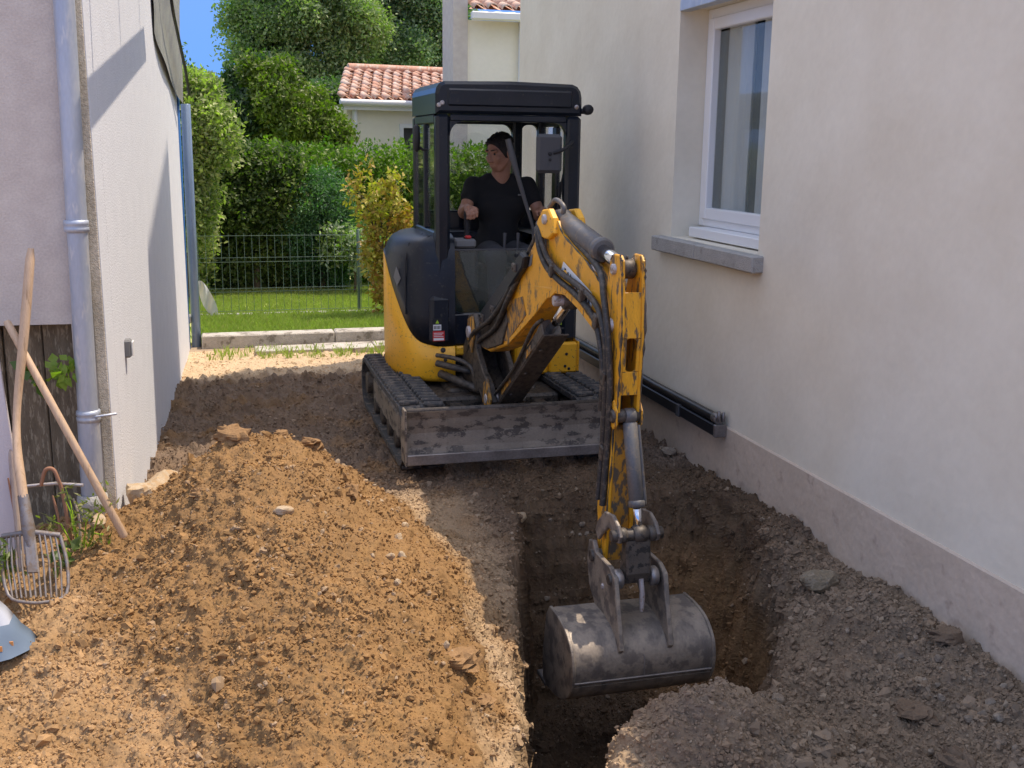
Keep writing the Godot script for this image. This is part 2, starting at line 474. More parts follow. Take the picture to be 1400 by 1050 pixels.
var spots := []          # [position, normal, colour] of ground points in view, for crumbs and stones
func make_ground() -> void:
	n_big = noise(401, 0.9, 3)
	n_mid = noise(402, 1.0, 3)
	n_cell = noise(403, 17.0, 1, FastNoiseLite.TYPE_CELLULAR)
	n_cell.cellular_return_type = FastNoiseLite.RETURN_DISTANCE
	n_fine = noise(404, 31.0, 3)
	n_col = noise(405, 2.2, 4)
	var n_clod := noise(406, 7.0, 4)
	var xs := PackedFloat32Array()
	var x := -2.4
	while x < 3.04:
		xs.append(x)
		x += 0.0125
	var zs := PackedFloat32Array()
	var z := -1.7
	while z > -11.1:
		zs.append(z)
		z += z * 0.0029
	var nx := xs.size()
	var nz := zs.size()
	var hs := PackedFloat32Array()
	var ps := PackedFloat32Array()
	hs.resize(nx * nz)
	ps.resize(nx * nz)
	for j in nz:
		for i in nx:
			hs[j * nx + i] = macro(xs[i], zs[j])
			ps[j * nx + i] = pit(xs[i], zs[j])
	var vs := PackedVector3Array()
	var cs := PackedColorArray()
	vs.resize(nx * nz)
	cs.resize(nx * nz)
	for j in nz:
		for i in nx:
			var k := j * nx + i
			var il := maxi(i - 2, 0); var ir := mini(i + 2, nx - 1)
			var jl := maxi(j - 1, 0); var jr := mini(j + 1, nz - 1)
			var gx := (hs[j * nx + ir] - hs[j * nx + il]) / (xs[ir] - xs[il])
			var gz := (hs[jr * nx + i] - hs[jl * nx + i]) / (zs[jr] - zs[jl])
			var nrm := Vector3(-gx, 1, -gz).normalized()
			var p := Vector3(xs[i], hs[k], zs[j])
			var far := smoothstep(-9.6, -10.2, p.z)
			var rough := lerpf(1.0, 0.35, far)
			var lump_amp := 1.0 + 0.9 * smoothstep(-6.4, -7.0, p.z) + 0.35 * smoothstep(1.4, 1.9, p.x)
			var cel := n_cell.get_noise_3d(p.x, p.y, p.z)
			var cl := n_clod.get_noise_3d(p.x, p.y * 1.5, p.z)
			var d := rough * (lump_amp * (0.032 * cl + 0.03 * maxf(cl - 0.16, 0.0)) - 0.020 * (cel + 0.55) + 0.018 * n_fine.get_noise_3d(p.x, p.y, p.z))
			if i == 0 or j == 0 or i == nx - 1 or j == nz - 1:
				p.y = 0.0
				d = 0.0
			vs[k] = p + nrm * d
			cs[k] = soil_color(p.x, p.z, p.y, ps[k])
			if p.z < -2.4 and rng.randf() < 1.1 and p.x < 2.98:
				spots.append([vs[k], nrm, cs[k], p.z])
	var ids := PackedInt32Array()
	ids.resize((nx - 1) * (nz - 1) * 6)
	var q := 0
	for j in nz - 1:
		for i in nx - 1:
			var a := j * nx + i
			var b := a + 1
			var c := a + nx
			var e := c + 1
			# clockwise from above
			ids[q] = a; ids[q + 1] = c; ids[q + 2] = b
			ids[q + 3] = b; ids[q + 4] = c; ids[q + 5] = e
			q += 6
	# the rest of the ground, out to the horizon
	var x0 := xs[0]; var x1 := xs[nx - 1]; var z0 := zs[0]; var z1 := zs[nz - 1]
	for r in [[-400.0, x0, -400.0, 400.0], [x1, 400.0, -400.0, 400.0], [x0, x1, z0, 400.0], [x0, x1, -400.0, z1]]:
		var o := vs.size()
		for v in [Vector3(r[0], 0, r[2]), Vector3(r[1], 0, r[2]), Vector3(r[1], 0, r[3]), Vector3(r[0], 0, r[3])]:
			vs.append(v)
			cs.append(Color(.40, .30, .20))
		for k in [0, 1, 2, 0, 2, 3]: ids.append(o + k)
	var arr := []
	arr.resize(Mesh.ARRAY_MAX)
	arr[Mesh.ARRAY_VERTEX] = vs
	arr[Mesh.ARRAY_COLOR] = cs
	arr[Mesh.ARRAY_INDEX] = ids
	var am := ArrayMesh.new()
	am.add_surface_from_arrays(Mesh.PRIMITIVE_TRIANGLES, arr)
	var st := SurfaceTool.new()
	st.create_from(am, 0)
	st.generate_normals()
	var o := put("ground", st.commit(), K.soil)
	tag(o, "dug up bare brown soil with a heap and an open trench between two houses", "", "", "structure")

func lump(sd: int, rings: int, segs: int, rough: float, sq: Vector3, planes := 0, nf := 1.1) -> ArrayMesh:
	var n := noise(sd, nf, 4)
	var r := RandomNumberGenerator.new()
	r.seed = sd * 31 + 5
	var cuts := []
	for i in planes:
		cuts.append([Vector3(r.randfn(), r.randfn(), r.randfn()).normalized(), r.randf_range(.62, .90)])
	var st := nst(-1)
	var pt := func(i: int, k: int) -> Vector3:
		var th := PI * i / rings
		var ph := TAU * (k % segs) / segs
		var p := Vector3(sin(th) * cos(ph), cos(th), sin(th) * sin(ph))
		var d := 1.0 + rough * n.get_noise_3d(p.x + sd, p.y, p.z)
		for c in cuts:
			var a: float = p.dot(c[0])
			if a > 0.01: d = minf(d, c[1] / a * (1.0 + rough * .12 * n.get_noise_3d(p.x * 4.0, p.y * 4.0 + sd, p.z * 4.0)))
		return p * d * sq
	for i in rings:
		for k in segs:
			var a: Vector3 = pt.call(i, k); var b: Vector3 = pt.call(i, k + 1); var c: Vector3 = pt.call(i + 1, k + 1); var d: Vector3 = pt.call(i + 1, k)
			if i > 0: face(st, [a, b, c], Vector3.ZERO)
			if i < rings - 1: face(st, [a, c, d], Vector3.ZERO)
	st.generate_normals()
	return st.commit()

func multi(called: String, mesh: Mesh, xf: Array, cols: Array, m: Material, parent: Node3D = null) -> MultiMeshInstance3D:
	var mm := MultiMesh.new()
	mm.transform_format = MultiMesh.TRANSFORM_3D
	mm.use_colors = true
	mm.mesh = mesh
	mm.instance_count = xf.size()
	for i in xf.size():
		mm.set_instance_transform(i, xf[i])
		mm.set_instance_color(i, cols[i])
	var o := MultiMeshInstance3D.new()
	o.multimesh = mm
	o.material_override = m
	if parent == null:
		o.name = numbered(called)
		add_child(o)
	else:
		o.name = called
		parent.add_child(o, true)
		o.position = -base_of(parent)
	o.set_meta("kind", "stuff")
	return o

func rbasis(s: Vector3) -> Basis:
	return Basis(Quaternion(Vector3(rng.randf() - .5, rng.randf() - .5, rng.randf() - .5).normalized(), rng.randf() * TAU)).scaled_local(s)

func make_crumbs() -> void:
	var shapes := [lump(1, 4, 6, 0.9, Vector3(1, .75, .9)), lump(2, 4, 6, 1.1, Vector3(1, .6, .8)), lump(3, 5, 7, 0.9, Vector3(1, .8, 1)), lump(4, 4, 6, 1.2, Vector3(.9, .5, 1.1))]
	var xf := [[], [], [], []]
	var cols := [[], [], [], []]
	for s in spots:
		var dist: float = -s[3]
		if rng.randf() > 1.0 - smoothstep(6.5, 10.0, dist) * 0.8: continue
		var pat := smoothstep(-0.35, 0.30, n_mid.get_noise_3d(s[0].x * 2.6, s[0].y * 2.6, s[0].z * 2.6))
		if s[0].x < 1.3 and rng.randf() > 0.7 + 0.3 * pat: continue
		var r: float = (0.75 + 0.55 * pat) * 0.0031 * pow(rng.randf_range(0.05, 1.0), -0.50) * (0.7 + dist * 0.07)
		if s[0].x > 1.15 and s[3] > -5.2: r *= 1.45
		if rng.randf() < 0.03: r *= 2.4
		r = minf(r, 0.030)
		var k := rng.randi() % 4
		var p: Vector3 = s[0]
		var j := Vector3(rng.randf_range(-.01, .01), 0, rng.randf_range(-.01, .01))
		xf[k].append(Transform3D(rbasis(Vector3.ONE * r), p + j + s[1] * r * -0.12))
		var c: Color = s[2] * rng.randf_range(0.85, 1.2)
		if rng.randf() < 0.07: c = c.lerp(Color(.42, .33, .23), rng.randf_range(.2, .6))
		cols[k].append(c)
	var total := 0
	for k in 4:
		var o := multi("soil_crumbs", shapes[k], xf[k], cols[k], K.crumb)
		tag(o, ["crumbs of loose soil lying all over the dug ground", "flat chips of soil lying all over the dug ground", "round lumps of soil lying all over the dug ground", "thin splinters of soil and gravel over the dug ground"][k], "soil", "", "stuff")
		total += xf[k].size()
	print("crumbs ", total)

var rock_shapes := []
func make_rocks() -> void:
	for i in 5:
		rock_shapes.append(lump(20 + i, 12, 17, 0.30 + .04 * i, Vector3(1.12, .78 + .04 * i, .95), 13 + i))
	for i in 5:
		rock_shapes.append(lump(40 + i, 14, 20, 0.62 + .05 * i, Vector3(1.05, .80 + .03 * i, .95), 5, 1.9))
	# the rocks one can point at: x, z, radius, shape, material, label
	for a in [
		[-.36, -6.08, .16, 0, "rock_pale", "large pale stone, the biggest, against the foot of the white left wall", "stone", Vector3(1.3, .85, .9), .06],
		[-.46, -5.70, .11, 1, "rock_pale", "second pale stone lying lower, just in front of the biggest one", "stone", Vector3(1.2, .9, .9), .03],
		[.02, -5.45, .075, 2, "clod", "big brown clod of earth on the top of the soil heap", "clod", Vector3(1.2, .95, 1), .03],
		[.42, -5.5, .055, 3, "clod", "second brown clod at the right end of the heap crest", "clod", Vector3(1.1, .9, 1), .02],
		[.27, -5.55, .04, 1, "clod", "small brown clod between the two larger ones on the heap crest", "clod", Vector3(1, .9, 1), .02],
		[-.14, -5.05, .042, 4, "clod", "dark little clod halfway up the sunlit slope of the heap", "clod", Vector3(1.1, .8, 1), .015],
		[.82, -3.75, .075, 2, "clod", "broken brown clod beside the left edge of the trench", "clod", Vector3(1.4, .7, 1), .02],
		[.90, -3.68, .045, 0, "clod", "little crumbling clod just right of the broken one by the trench", "clod", Vector3(1.1, .8, 1), .01],
		[.55, -4.95, .045, 4, "clod", "round clod low on the right slope of the soil heap", "clod", Vector3(1.1, .9, 1), .015],
		[.22, -4.55, .038, 1, "rock_pale", "small pale stone in the middle of the heap slope", "stone", Vector3(1.2, .7, 1), .012],
		[-.05, -3.15, .035, 3, "clod", "small round clod at the bottom left of the heap, near the picture's edge", "clod", Vector3(1, 1, 1), .015],
		[2.72, -4.30, .095, 0, "rock_brown", "largest brown rock, perched on the bank below the house wall", "stone", Vector3(1.1, .9, 1), .05],
		[2.60, -4.38, .06, 2, "clod_dark", "dark clod leaning behind the largest rock on the bank", "clod", Vector3(1, 1, 1), .05],
		[2.88, -3.55, .06, 1, "clod_dark", "reddish brown clod touching the plinth of the cream house", "clod", Vector3(1.1, .9, 1), .04],
		[2.52, -3.25, .062, 3, "clod_dark", "flat brown clod in the rubble halfway between mound and wall", "clod", Vector3(1.4, .6, 1), .03],
		[2.42, -2.86, .062, 4, "clod_dark", "brown lump at the right end of the rubble, nearest the corner of the picture", "clod", Vector3(1.1, 1, 1), .03],
		[2.02, -3.75, .04, 0, "rock_grey", "pale grey stone in the hollow between the mound and the bank", "stone", Vector3(1, 1, 1), .02],
		[2.14, -3.62, .035, 1, "rock_grey", "grey stone just right of the pale one in the hollow by the mound", "stone", Vector3(1.2, .9, 1), .02],
		[1.80, -2.72, .035, 2, "rock_grey", "round grey pebble low on the near side of the mound", "stone", Vector3(1, .9, 1), .02],
		[1.92, -2.70, .028, 3, "rock_grey", "smaller grey pebble right beside the round one on the mound's near side", "stone", Vector3(1, .9, 1), .02],
		[1.62, -5.75, .05, 0, "rock_pale", "pale stone sticking out of the trench bank under the blade's left half", "stone", Vector3(1, 1, 1), .02],
		[2.02, -5.45, .06, 3, "rock_pale", "pale flat stone in the trench bank just left of the digger's arm", "stone", Vector3(.7, 1.3, .8), .02],
		[2.15, -5.35, .05, 2, "rock_grey", "reddish stone low in the trench bank behind the arm", "stone", Vector3(1.4, .6, 1), .02],
		[2.9, -6.55, .06, 4, "rock_grey", "grey stone on the soil against the plinth behind the arm", "stone", Vector3(1.2, .9, 1), .03],
		[-.63, -5.32, .05, 2, "rock_pale", "small yellowish stone beside the drainpipe foot", "stone", Vector3(1.2, .7, 1), .02],
		]:
		var o := put("stone" if a[6] == "stone" else "earth_clod", rock_shapes[a[3] + (0 if a[6] == "stone" else 5)], K[a[4]])
		o.position = Vector3(a[0], macro(a[0], a[1]) + a[8], a[1])
		o.basis = Basis.from_euler(Vector3(.2 * sin(a[0] * 9), a[0] * 7.0 + a[1] * 3.0, .2 * cos(a[1] * 9))).scaled_local(a[7] * a[2])
		tag(o, a[5], a[6])
	# alike stones of the rubble along the wall
	var fields := [
		[52, 1.95, 2.9, -4.1, -2.6, "rock_grey", "small grey stone among the rubble between the mound and the house wall", "stones in the rubble by the house wall"],
		[22, 1.7, 2.7, -5.9, -5.2, "rock_grey", "small stone stuck in the dark far bank of the trench", "stones in the far bank of the trench"],
		[26, .55, 1.15, -5.9, -3.2, "rock_pale", "small pale stone on the sunlit strip along the trench", "pale stones along the trench edge"]]
	for f in fields:
		for i in f[0]:
			var px := rng.randf_range(f[1], f[2])
			var pz := rng.randf_range(f[3], f[4])
			if px > bez(TRENCH_L, pz) - .05 and px < bez(TRENCH_R, pz) and f[3] != -5.9: continue
			var r := rng.randf_range(.010, .024)
			var o := put("stone", rock_shapes[rng.randi() % 5], K[f[5]])
			o.position = Vector3(px, macro(px, pz) + r * .6, pz)
			o.basis = rbasis(Vector3.ONE * r)
			tag(o, f[6], "stone", f[7])

# ------------------------------------------------------------------ buildings
# a flat wall (front at z = 0, back at z = -t) with one rectangular hole, in the frame xf
func holed_wall(st: SurfaceTool, xf: Transform3D, x0: float, x1: float, y0: float, y1: float, h0: float, h1: float, v0: float, v1: float, t: float) -> void:
	st.set_smooth_group(-1)
	var q := func(a, b, c, d): quad(st, xf * a, xf * b, xf * c, xf * d)
	for r in [[x0, x1, y0, v0], [x0, x1, v1, y1], [x0, h0, v0, v1], [h1, x1, v0, v1]]:
		q.call(Vector3(r[0], r[2], 0), Vector3(r[1], r[2], 0), Vector3(r[1], r[3], 0), Vector3(r[0], r[3], 0))
		q.call(Vector3(r[1], r[2], -t), Vector3(r[0], r[2], -t), Vector3(r[0], r[3], -t), Vector3(r[1], r[3], -t))
	q.call(Vector3(h0, v0, 0), Vector3(h0, v0, -t), Vector3(h0, v1, -t), Vector3(h0, v1, 0))
	q.call(Vector3(h1, v0, -t), Vector3(h1, v0, 0), Vector3(h1, v1, 0), Vector3(h1, v1, -t))
	q.call(Vector3(h0, v0, -t), Vector3(h0, v0, 0), Vector3(h1, v0, 0), Vector3(h1, v0, -t))
	q.call(Vector3(h0, v1, 0), Vector3(h0, v1, -t), Vector3(h1, v1, -t), Vector3(h1, v1, 0))
	q.call(Vector3(x0, y0, -t), Vector3(x0, y0, 0), Vector3(x0, y1, 0), Vector3(x0, y1, -t))
	q.call(Vector3(x1, y0, 0), Vector3(x1, y0, -t), Vector3(x1, y1, -t), Vector3(x1, y1, 0))
	q.call(Vector3(x0, y1, 0), Vector3(x1, y1, 0), Vector3(x1, y1, -t), Vector3(x0, y1, -t))
	q.call(Vector3(x0, y0, -t), Vector3(x1, y0, -t), Vector3(x1, y0, 0), Vector3(x0, y0, 0))

const WZ0 := -6.90      # window opening: far and near edge, sill and lintel
const WZ1 := -5.64
const WY0 := 1.46
const WY1 := 2.95
const WX := 3.20        # plane of the window frame

func house_right() -> void:
	var h := thing("cream_house", "cream rendered house along the right side with a recessed white window", "house", Vector3(3, 0, -5))
	var st := nst()
	# local x of the wall runs towards +z in the world: frame with z axis = -x
	var xf := Transform3D(Basis(Vector3(0, 0, 1), Vector3(0, 1, 0), Vector3(-1, 0, 0)), Vector3(3.0, 0, 0))
	holed_wall(st, xf, -10.87, 4.0, 0.366, 2.99, WZ0, WZ1, WY0, WY1, 0.3)
	bmm(st, Vector3(3.0, 2.99, -10.87), Vector3(3.3, 4.45, -5.2))
	bmm(st, Vector3(3.0, 2.99, -4.65), Vector3(3.3, 3.95, 4.0))  # unseen wall tops, stepped with a gap that lets sun onto the bucket
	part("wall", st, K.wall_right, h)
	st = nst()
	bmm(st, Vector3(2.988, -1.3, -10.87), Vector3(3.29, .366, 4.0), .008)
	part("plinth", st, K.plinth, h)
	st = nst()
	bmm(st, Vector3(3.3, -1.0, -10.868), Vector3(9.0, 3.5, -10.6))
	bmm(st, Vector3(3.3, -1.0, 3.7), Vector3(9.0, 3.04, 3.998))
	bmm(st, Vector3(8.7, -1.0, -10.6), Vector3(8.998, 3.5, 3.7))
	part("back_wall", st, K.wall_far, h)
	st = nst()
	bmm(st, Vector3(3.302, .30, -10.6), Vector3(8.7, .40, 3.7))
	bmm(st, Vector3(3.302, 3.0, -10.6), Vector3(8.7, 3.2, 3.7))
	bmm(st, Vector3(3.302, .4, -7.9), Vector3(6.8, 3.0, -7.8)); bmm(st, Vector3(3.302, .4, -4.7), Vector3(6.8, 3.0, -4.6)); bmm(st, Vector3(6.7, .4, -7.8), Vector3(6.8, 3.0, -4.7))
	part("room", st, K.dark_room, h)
	st = nst()
	bmm(st, Vector3(3.3, 2.992, -5.198), Vector3(9.1, 3.06, -4.652))
	bmm(st, Vector3(3.0, 3.952, -4.65), Vector3(9.1, 4.03, 4.05))
	bmm(st, Vector3(3.001, 4.452, -7.3), Vector3(9.1, 4.52, -5.199))
	bmm(st, Vector3(3.302, 3.06, -5.4), Vector3(9.0, 4.45, -5.2))
	bmm(st, Vector3(3.302, 3.125, -4.649), Vector3(9.0, 3.95, -4.45))
	part("roof", st, K.tile, h)
	# unseen upper blocks of the house, shaped to cast shade across the passage
	st = nst()
	prism(st, [Vector3(3.003, 4.453, -10.868), Vector3(3.003, 4.453, -8.75), Vector3(3.003, 9.7, -8.75), Vector3(3.003, 10.2, -10.868)], Vector3(4.5, 0, 0))
	bmm(st, Vector3(3.002, 4.453, -8.748), Vector3(7.5, 7.2, -7.302))
	part("shade_blocks", st, K.wall_right, h)
	# window
	var w := part("window", _win_frame(), K.pvc, h)
	st = nst()
	bmm(st, Vector3(WX + .028, WY0 + .19, WZ0 + .14), Vector3(WX + .034, WY1 - .15, WZ1 - .10))
	part("pane", st, K.house_glass, w)
	st = nst()
	bmm(st, Vector3(3.075, WY0 + .010, WZ0 + .12), Vector3(WX + .01, WY0 + .075, WZ1 - .004), .006)
	part("inner_sill", st, K.pvc, w)
	st = nst()
	st.set_smooth_group(1)
	var prev := []
	for i in 61:
		var t := i / 60.0
		var zz := lerpf(WZ0 + .10, WZ1 - .06, t)
		var gap := 0.0
		var xx := WX + .10 + .022 * sin(t * 46.0) + .014 * sin(t * 101.0 + 1.0) + gap
		var cur := [Vector3(xx, WY0 + .1, zz), Vector3(xx, WY1 - .05, zz)]
		if i > 0 and (t < .34 or t > .44):
			quad(st, cur[0], prev[0], prev[1], cur[1])
		prev = cur
	part("curtain", st, K.curtain, w)
	st = nst()
	bmm(st, Vector3(2.992, WY1 - .018, WZ0 + .004), Vector3(3.07, WY1 + .055, WZ1 - .004), .004)
	part("lintel_strip", st, K.zinc, h)
	st = nst()
	bmm(st, Vector3(2.925, WY0 - .105, WZ0 - .17), Vector3(WX - .03, WY0 - .004, -6.36), .008)
	part("stone_sill", st, K.stone, h)
	st = nst()
	bmm(st, Vector3(2.927, WY0 - .104, -6.357), Vector3(WX - .03, WY0 - .005, WZ1 + .07), .008)
	part("stone_sill", st, K.stone, h)
	# duct and pipe on the plinth
	var d := thing("black_pipe", "black round plastic pipe running along the plinth, the upper of two", "pipe", Vector3(2.95, .41, -5.9))
	st = nst()
	tube(st, [Vector3(2.945, .415, -10.7), Vector3(2.945, .415, -7.6), Vector3(2.943, .405, -6.9), Vector3(2.945, .412, -5.96)], .030, 12)
	part("tube", st, K.plastic_black, d)
	st = nst()
	rod(st, Vector3(2.945, .412, -5.97), Vector3(2.945, .412, -5.90), .034, 12)
	rod(st, Vector3(2.915, .425, -5.915), Vector3(2.985, .425, -5.915), .018, 10)
	rod(st, Vector3(2.93, .40, -5.88), Vector3(2.93, .47, -5.885), .011, 8)
	rod(st, Vector3(2.96, .40, -5.88), Vector3(2.96, .462, -5.885), .011, 8)
	part("end_fitting", st, K.edge_steel, d)
	d = thing("cable_duct", "black square duct fixed along the plinth right under the round pipe", "duct", Vector3(2.95, .34, -5.9))
	st = nst()
	box(st, Vector3(2.947, .342, -8.3), Vector3(.075, .075, 4.78), .006)
	part("channel", st, K.plastic_black, d)
	for zz in [-6.45, -7.25]:
		st = nst()
		box(st, Vector3(2.944, .342, zz), Vector3(.084, .084, .05), .005)
		part("bracket", st, K.grey_plastic, d)
	st = nst()
	box(st, Vector3(2.947, .342, -5.895), Vector3(.082, .082, .03), .006)
	part("end_cap", st, K.edge_steel, d)

func _win_frame() -> SurfaceTool:
	var st := nst()
	# outer frame, then the sash standing proud of it
	for f in [[WX, .065, 0.0, .07], [WX - .018, .075, .062, .055]]:
		var x0: float = f[0]; var w: float = f[1]; var o: float = f[2]; var t: float = f[3]
		var lo := WY0 + o + (.075 if o == 0.0 else .065)
		bmm(st, Vector3(x0, lo, WZ0 + o), Vector3(x0 + t, WY1 - o, WZ0 + o + w), .006)
		bmm(st, Vector3(x0, lo, WZ1 - o - w + .03), Vector3(x0 + t, WY1 - o, WZ1 - o + .03), .006)
		bmm(st, Vector3(x0 + .001, lo, WZ0 + o + w), Vector3(x0 + t, lo + w, WZ1 - o - w + .03), .006)
		bmm(st, Vector3(x0 + .001, WY1 - o - w, WZ0 + o + w), Vector3(x0 + t, WY1 - o, WZ1 - o - w + .03), .006)
	return st

var LX := Transform3D(Basis(Vector3(.99926, 0, .0385), Vector3(0, 1, 0), Vector3(-.0385, 0, .99926)), Vector3(-.557, 0, -5.52))
func lp(x: float, y: float, z: float) -> Vector3: return LX * Vector3(x, y, z)
func lbox(st: SurfaceTool, a: Vector3, b: Vector3, bev := 0.0) -> void:
	box(st, LX * ((a + b) * .5), (b - a).abs(), bev, LX.basis)

func house_left() -> void:
	var h := thing("white_house", "white rendered house corner on the left with a drainpipe and boarded hatch", "house", Vector3(-.6, 0, -5.6))
	var st := nst()
	holed_wall(st, LX, -5.0, -.03, -.6, 5.0, -1.25, -.155, -.3, 1.185, .28)
	part("front_wall", st, K.wall_left_front, h)
	st = nst()
	lbox(st, Vector3(-.28, -.6, -5.72), Vector3(0, 5.0, -.282))
	lbox(st, Vector3(-.0295, -.6, -.2819), Vector3(-.0001, 5.0, -.002))
	part("side_wall", st, K.wall_left, h)
	st = nst()
	lbox(st, Vector3(-.052, -.5, -.001), Vector3(-.004, 4.9, .007), .003)
	part("corner_strip", st, K.rough_edge, h)
	st = nst()
	lbox(st, Vector3(-5.1, 5.002, -5.8), Vector3(.12, 5.15, .15))
	lbox(st, Vector3(-5.0, -.6, -5.72), Vector3(-4.8, 5.0, -.285))
	lbox(st, Vector3(-4.79, -.6, -5.72), Vector3(-.285, 5.0, -5.5))
	part("roof", st, K.tile, h)
	var door := part("hatch", _one_box(Vector3(-1.25, -.3, -.20), Vector3(-.155, 1.185, -.17)), K.boards, h)
	var edges := [-.155, -.315, -.50, -.67, -.86, -1.05, -1.25]
	for i in 6:
		st = nst()
		lbox(st, Vector3(edges[i + 1] + .004, -.29 - .01 * (i % 2), -.168), Vector3(edges[i] - .004, 1.175 - .012 * ((i * 7) % 3), -.118 - .012 * ((i * 5) % 3)), .005)
		part("plank", st, K.boards, door)
	# unseen inclined board, added to cast the slanting shadow band on the wall
	st = nst()
	var a := Vector3(.42, 3.22, -.02)
	var b := Vector3(.42, 3.75, -3.0)
	var dir := (b - a).normalized()
	box(st, LX * ((a + b) * .5), Vector3(.03, .17, (b - a).length()), .004, LX.basis * Basis.looking_at(dir, Vector3.UP))
	for t in [.1, .5, .9]:
		var c := a.lerp(b, t)
		tube(st, [lp(-.02, c.y, c.z), lp(.41, c.y, c.z)], .012, 8)
	part("shadow_board", st, K.wood_grey, h)
	st = nst()
	lbox(st, Vector3(-.01, .885, -.73), Vector3(.035, .985, -.655), .010)
	var eb := part("electric_box", st, K.console, h)
	st = nst()
	lbox(st, Vector3(.035, .895, -.722), Vector3(.045, .975, -.663), .004)
	part("box_lid", st, K.white, eb)
	# drainpipe
	var p := thing("drainpipe", "grey zinc drainpipe with a collar on the corner of the white house", "drainpipe", lp(-.1, .3, .06))
	var px := -.082
	st = nst()
	tube(st, [lp(px + .025, 5.0, .058), lp(px + .012, 2.7, .058), lp(px - .018, .72, .058)], .047, 20)
	part("pipe", st, K.zinc, p)
	st = nst()
	tube(st, [lp(px - .018, .719, .058), lp(px - .025, .30, .058)], .0525, 20)
	part("lower_pipe", st, K.zinc, p)
	for y in [1.66, .74]:
		st = nst()
		lathe(st, [Vector2(.048, -.03), Vector2(.056, -.026), Vector2(.058, -.008), Vector2(.052, 0), Vector2(.058, .008), Vector2(.056, .026), Vector2(.048, .03)], Transform3D(Basis(), lp(px + .025 - .016 * (5.0 - y) * .6, y, .058)), 20)
		if y < 1: rod(st, lp(px, y, .10), lp(px + .12, y + .01, .085), .006, 8)
		part("collar", st, K.zinc, p)
	st = nst()
	lathe(st, [Vector2(.055, .03), Vector2(.072, .02), Vector2(.075, -.03), Vector2(.066, -.055), Vector2(.066, -.3)], Transform3D(Basis(), lp(px - .026, .31, .058)), 20)
	part("foot_socket", st, K.stone, p)
	# grey cloth curving at the far top corner; its shade is put into the colour
	var t := thing("covering", "grey-green tarpaulin curving down at the far top corner of the white wall, its shade in the colour", "covering", lp(.05, 3, -4.5))
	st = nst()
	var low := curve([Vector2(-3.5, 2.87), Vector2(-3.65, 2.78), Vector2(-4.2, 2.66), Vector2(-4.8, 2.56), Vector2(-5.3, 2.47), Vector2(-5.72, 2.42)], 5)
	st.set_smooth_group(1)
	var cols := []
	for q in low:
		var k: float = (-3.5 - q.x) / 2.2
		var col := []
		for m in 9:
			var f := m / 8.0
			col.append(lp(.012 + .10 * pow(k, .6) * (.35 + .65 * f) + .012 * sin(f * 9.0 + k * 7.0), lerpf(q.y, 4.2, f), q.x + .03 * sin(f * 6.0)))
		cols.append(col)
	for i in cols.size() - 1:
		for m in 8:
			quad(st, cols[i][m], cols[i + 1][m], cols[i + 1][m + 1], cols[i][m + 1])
	part("shaded_face", st, K.shaded_grey, t)
	st = nst()
	tube(st, curve([lp(.10, 3.6, -3.9), lp(.115, 3.15, -4.05), lp(.12, 2.95, -4.5), lp(.125, 2.7, -5.2), lp(.125, 2.50, -5.6)], 5), .014, 8)
	part("cord", st, K.plastic_black, t)

func _one_box(a: Vector3, b: Vector3) -> SurfaceTool:
	var st := nst()
	lbox(st, a, b)
	return st

# rows of half-round tiles on a slope: from eave corner e0, along ea, up the slope up
func tile_roof(parent: Node3D, e0: Vector3, ea: Vector3, up: Vector3, n_along: int, n_up: int, m: Material, called := "tile") -> void:
	var w := ea.length() / n_along
	var l := up.length() / n_up
	var da := ea.normalized()
	var du := up.normalized()
	var dn := du.cross(da).normalized()
	if dn.y < 0: dn = -dn
	var st := nst()
	st.set_smooth_group(1)
	# one cover tile: a tapered half barrel with thickness at its lower end
	var seg := 8
	var lo := []; var hi := []; var lo2 := []
	for k in seg + 1:
		var a := PI * k / seg
		lo.append(Vector3(-cos(a) * w * .40, sin(a) * w * .36, 0))
		lo2.append(Vector3(-cos(a) * w * .33, sin(a) * w * .27, 0))
		hi.append(Vector3(-cos(a) * w * .33, sin(a) * w * .30, -l * 1.12))
	for k in seg:
		quad(st, lo[k + 1], lo[k], hi[k], hi[k + 1])
		quad(st, lo[k], lo[k + 1], lo2[k + 1], lo2[k])
	st.generate_normals()
	var mesh := st.commit()
	var b := Basis(da, dn, da.cross(dn))
	if b.z.dot(du) > 0:
		b = Basis(-da, dn, (-da).cross(dn))
	var base := base_of(parent)
	for j in n_up:
		for i in n_along:
			var o := MeshInstance3D.new()
			o.mesh = mesh
			o.material_override = m if (i * 7 + j * 3) % 5 < 3 else K.tile_pale
			o.name = called
			parent.add_child(o, true)
			var p := e0 + da * (w * (i + .5)) + du * (l * j) + dn * (.012 + .010 * (1 if (i + j) % 2 else 0))
			o.transform = Transform3D(b, p - base)
	# the channel tiles between them lie on one boarded slope

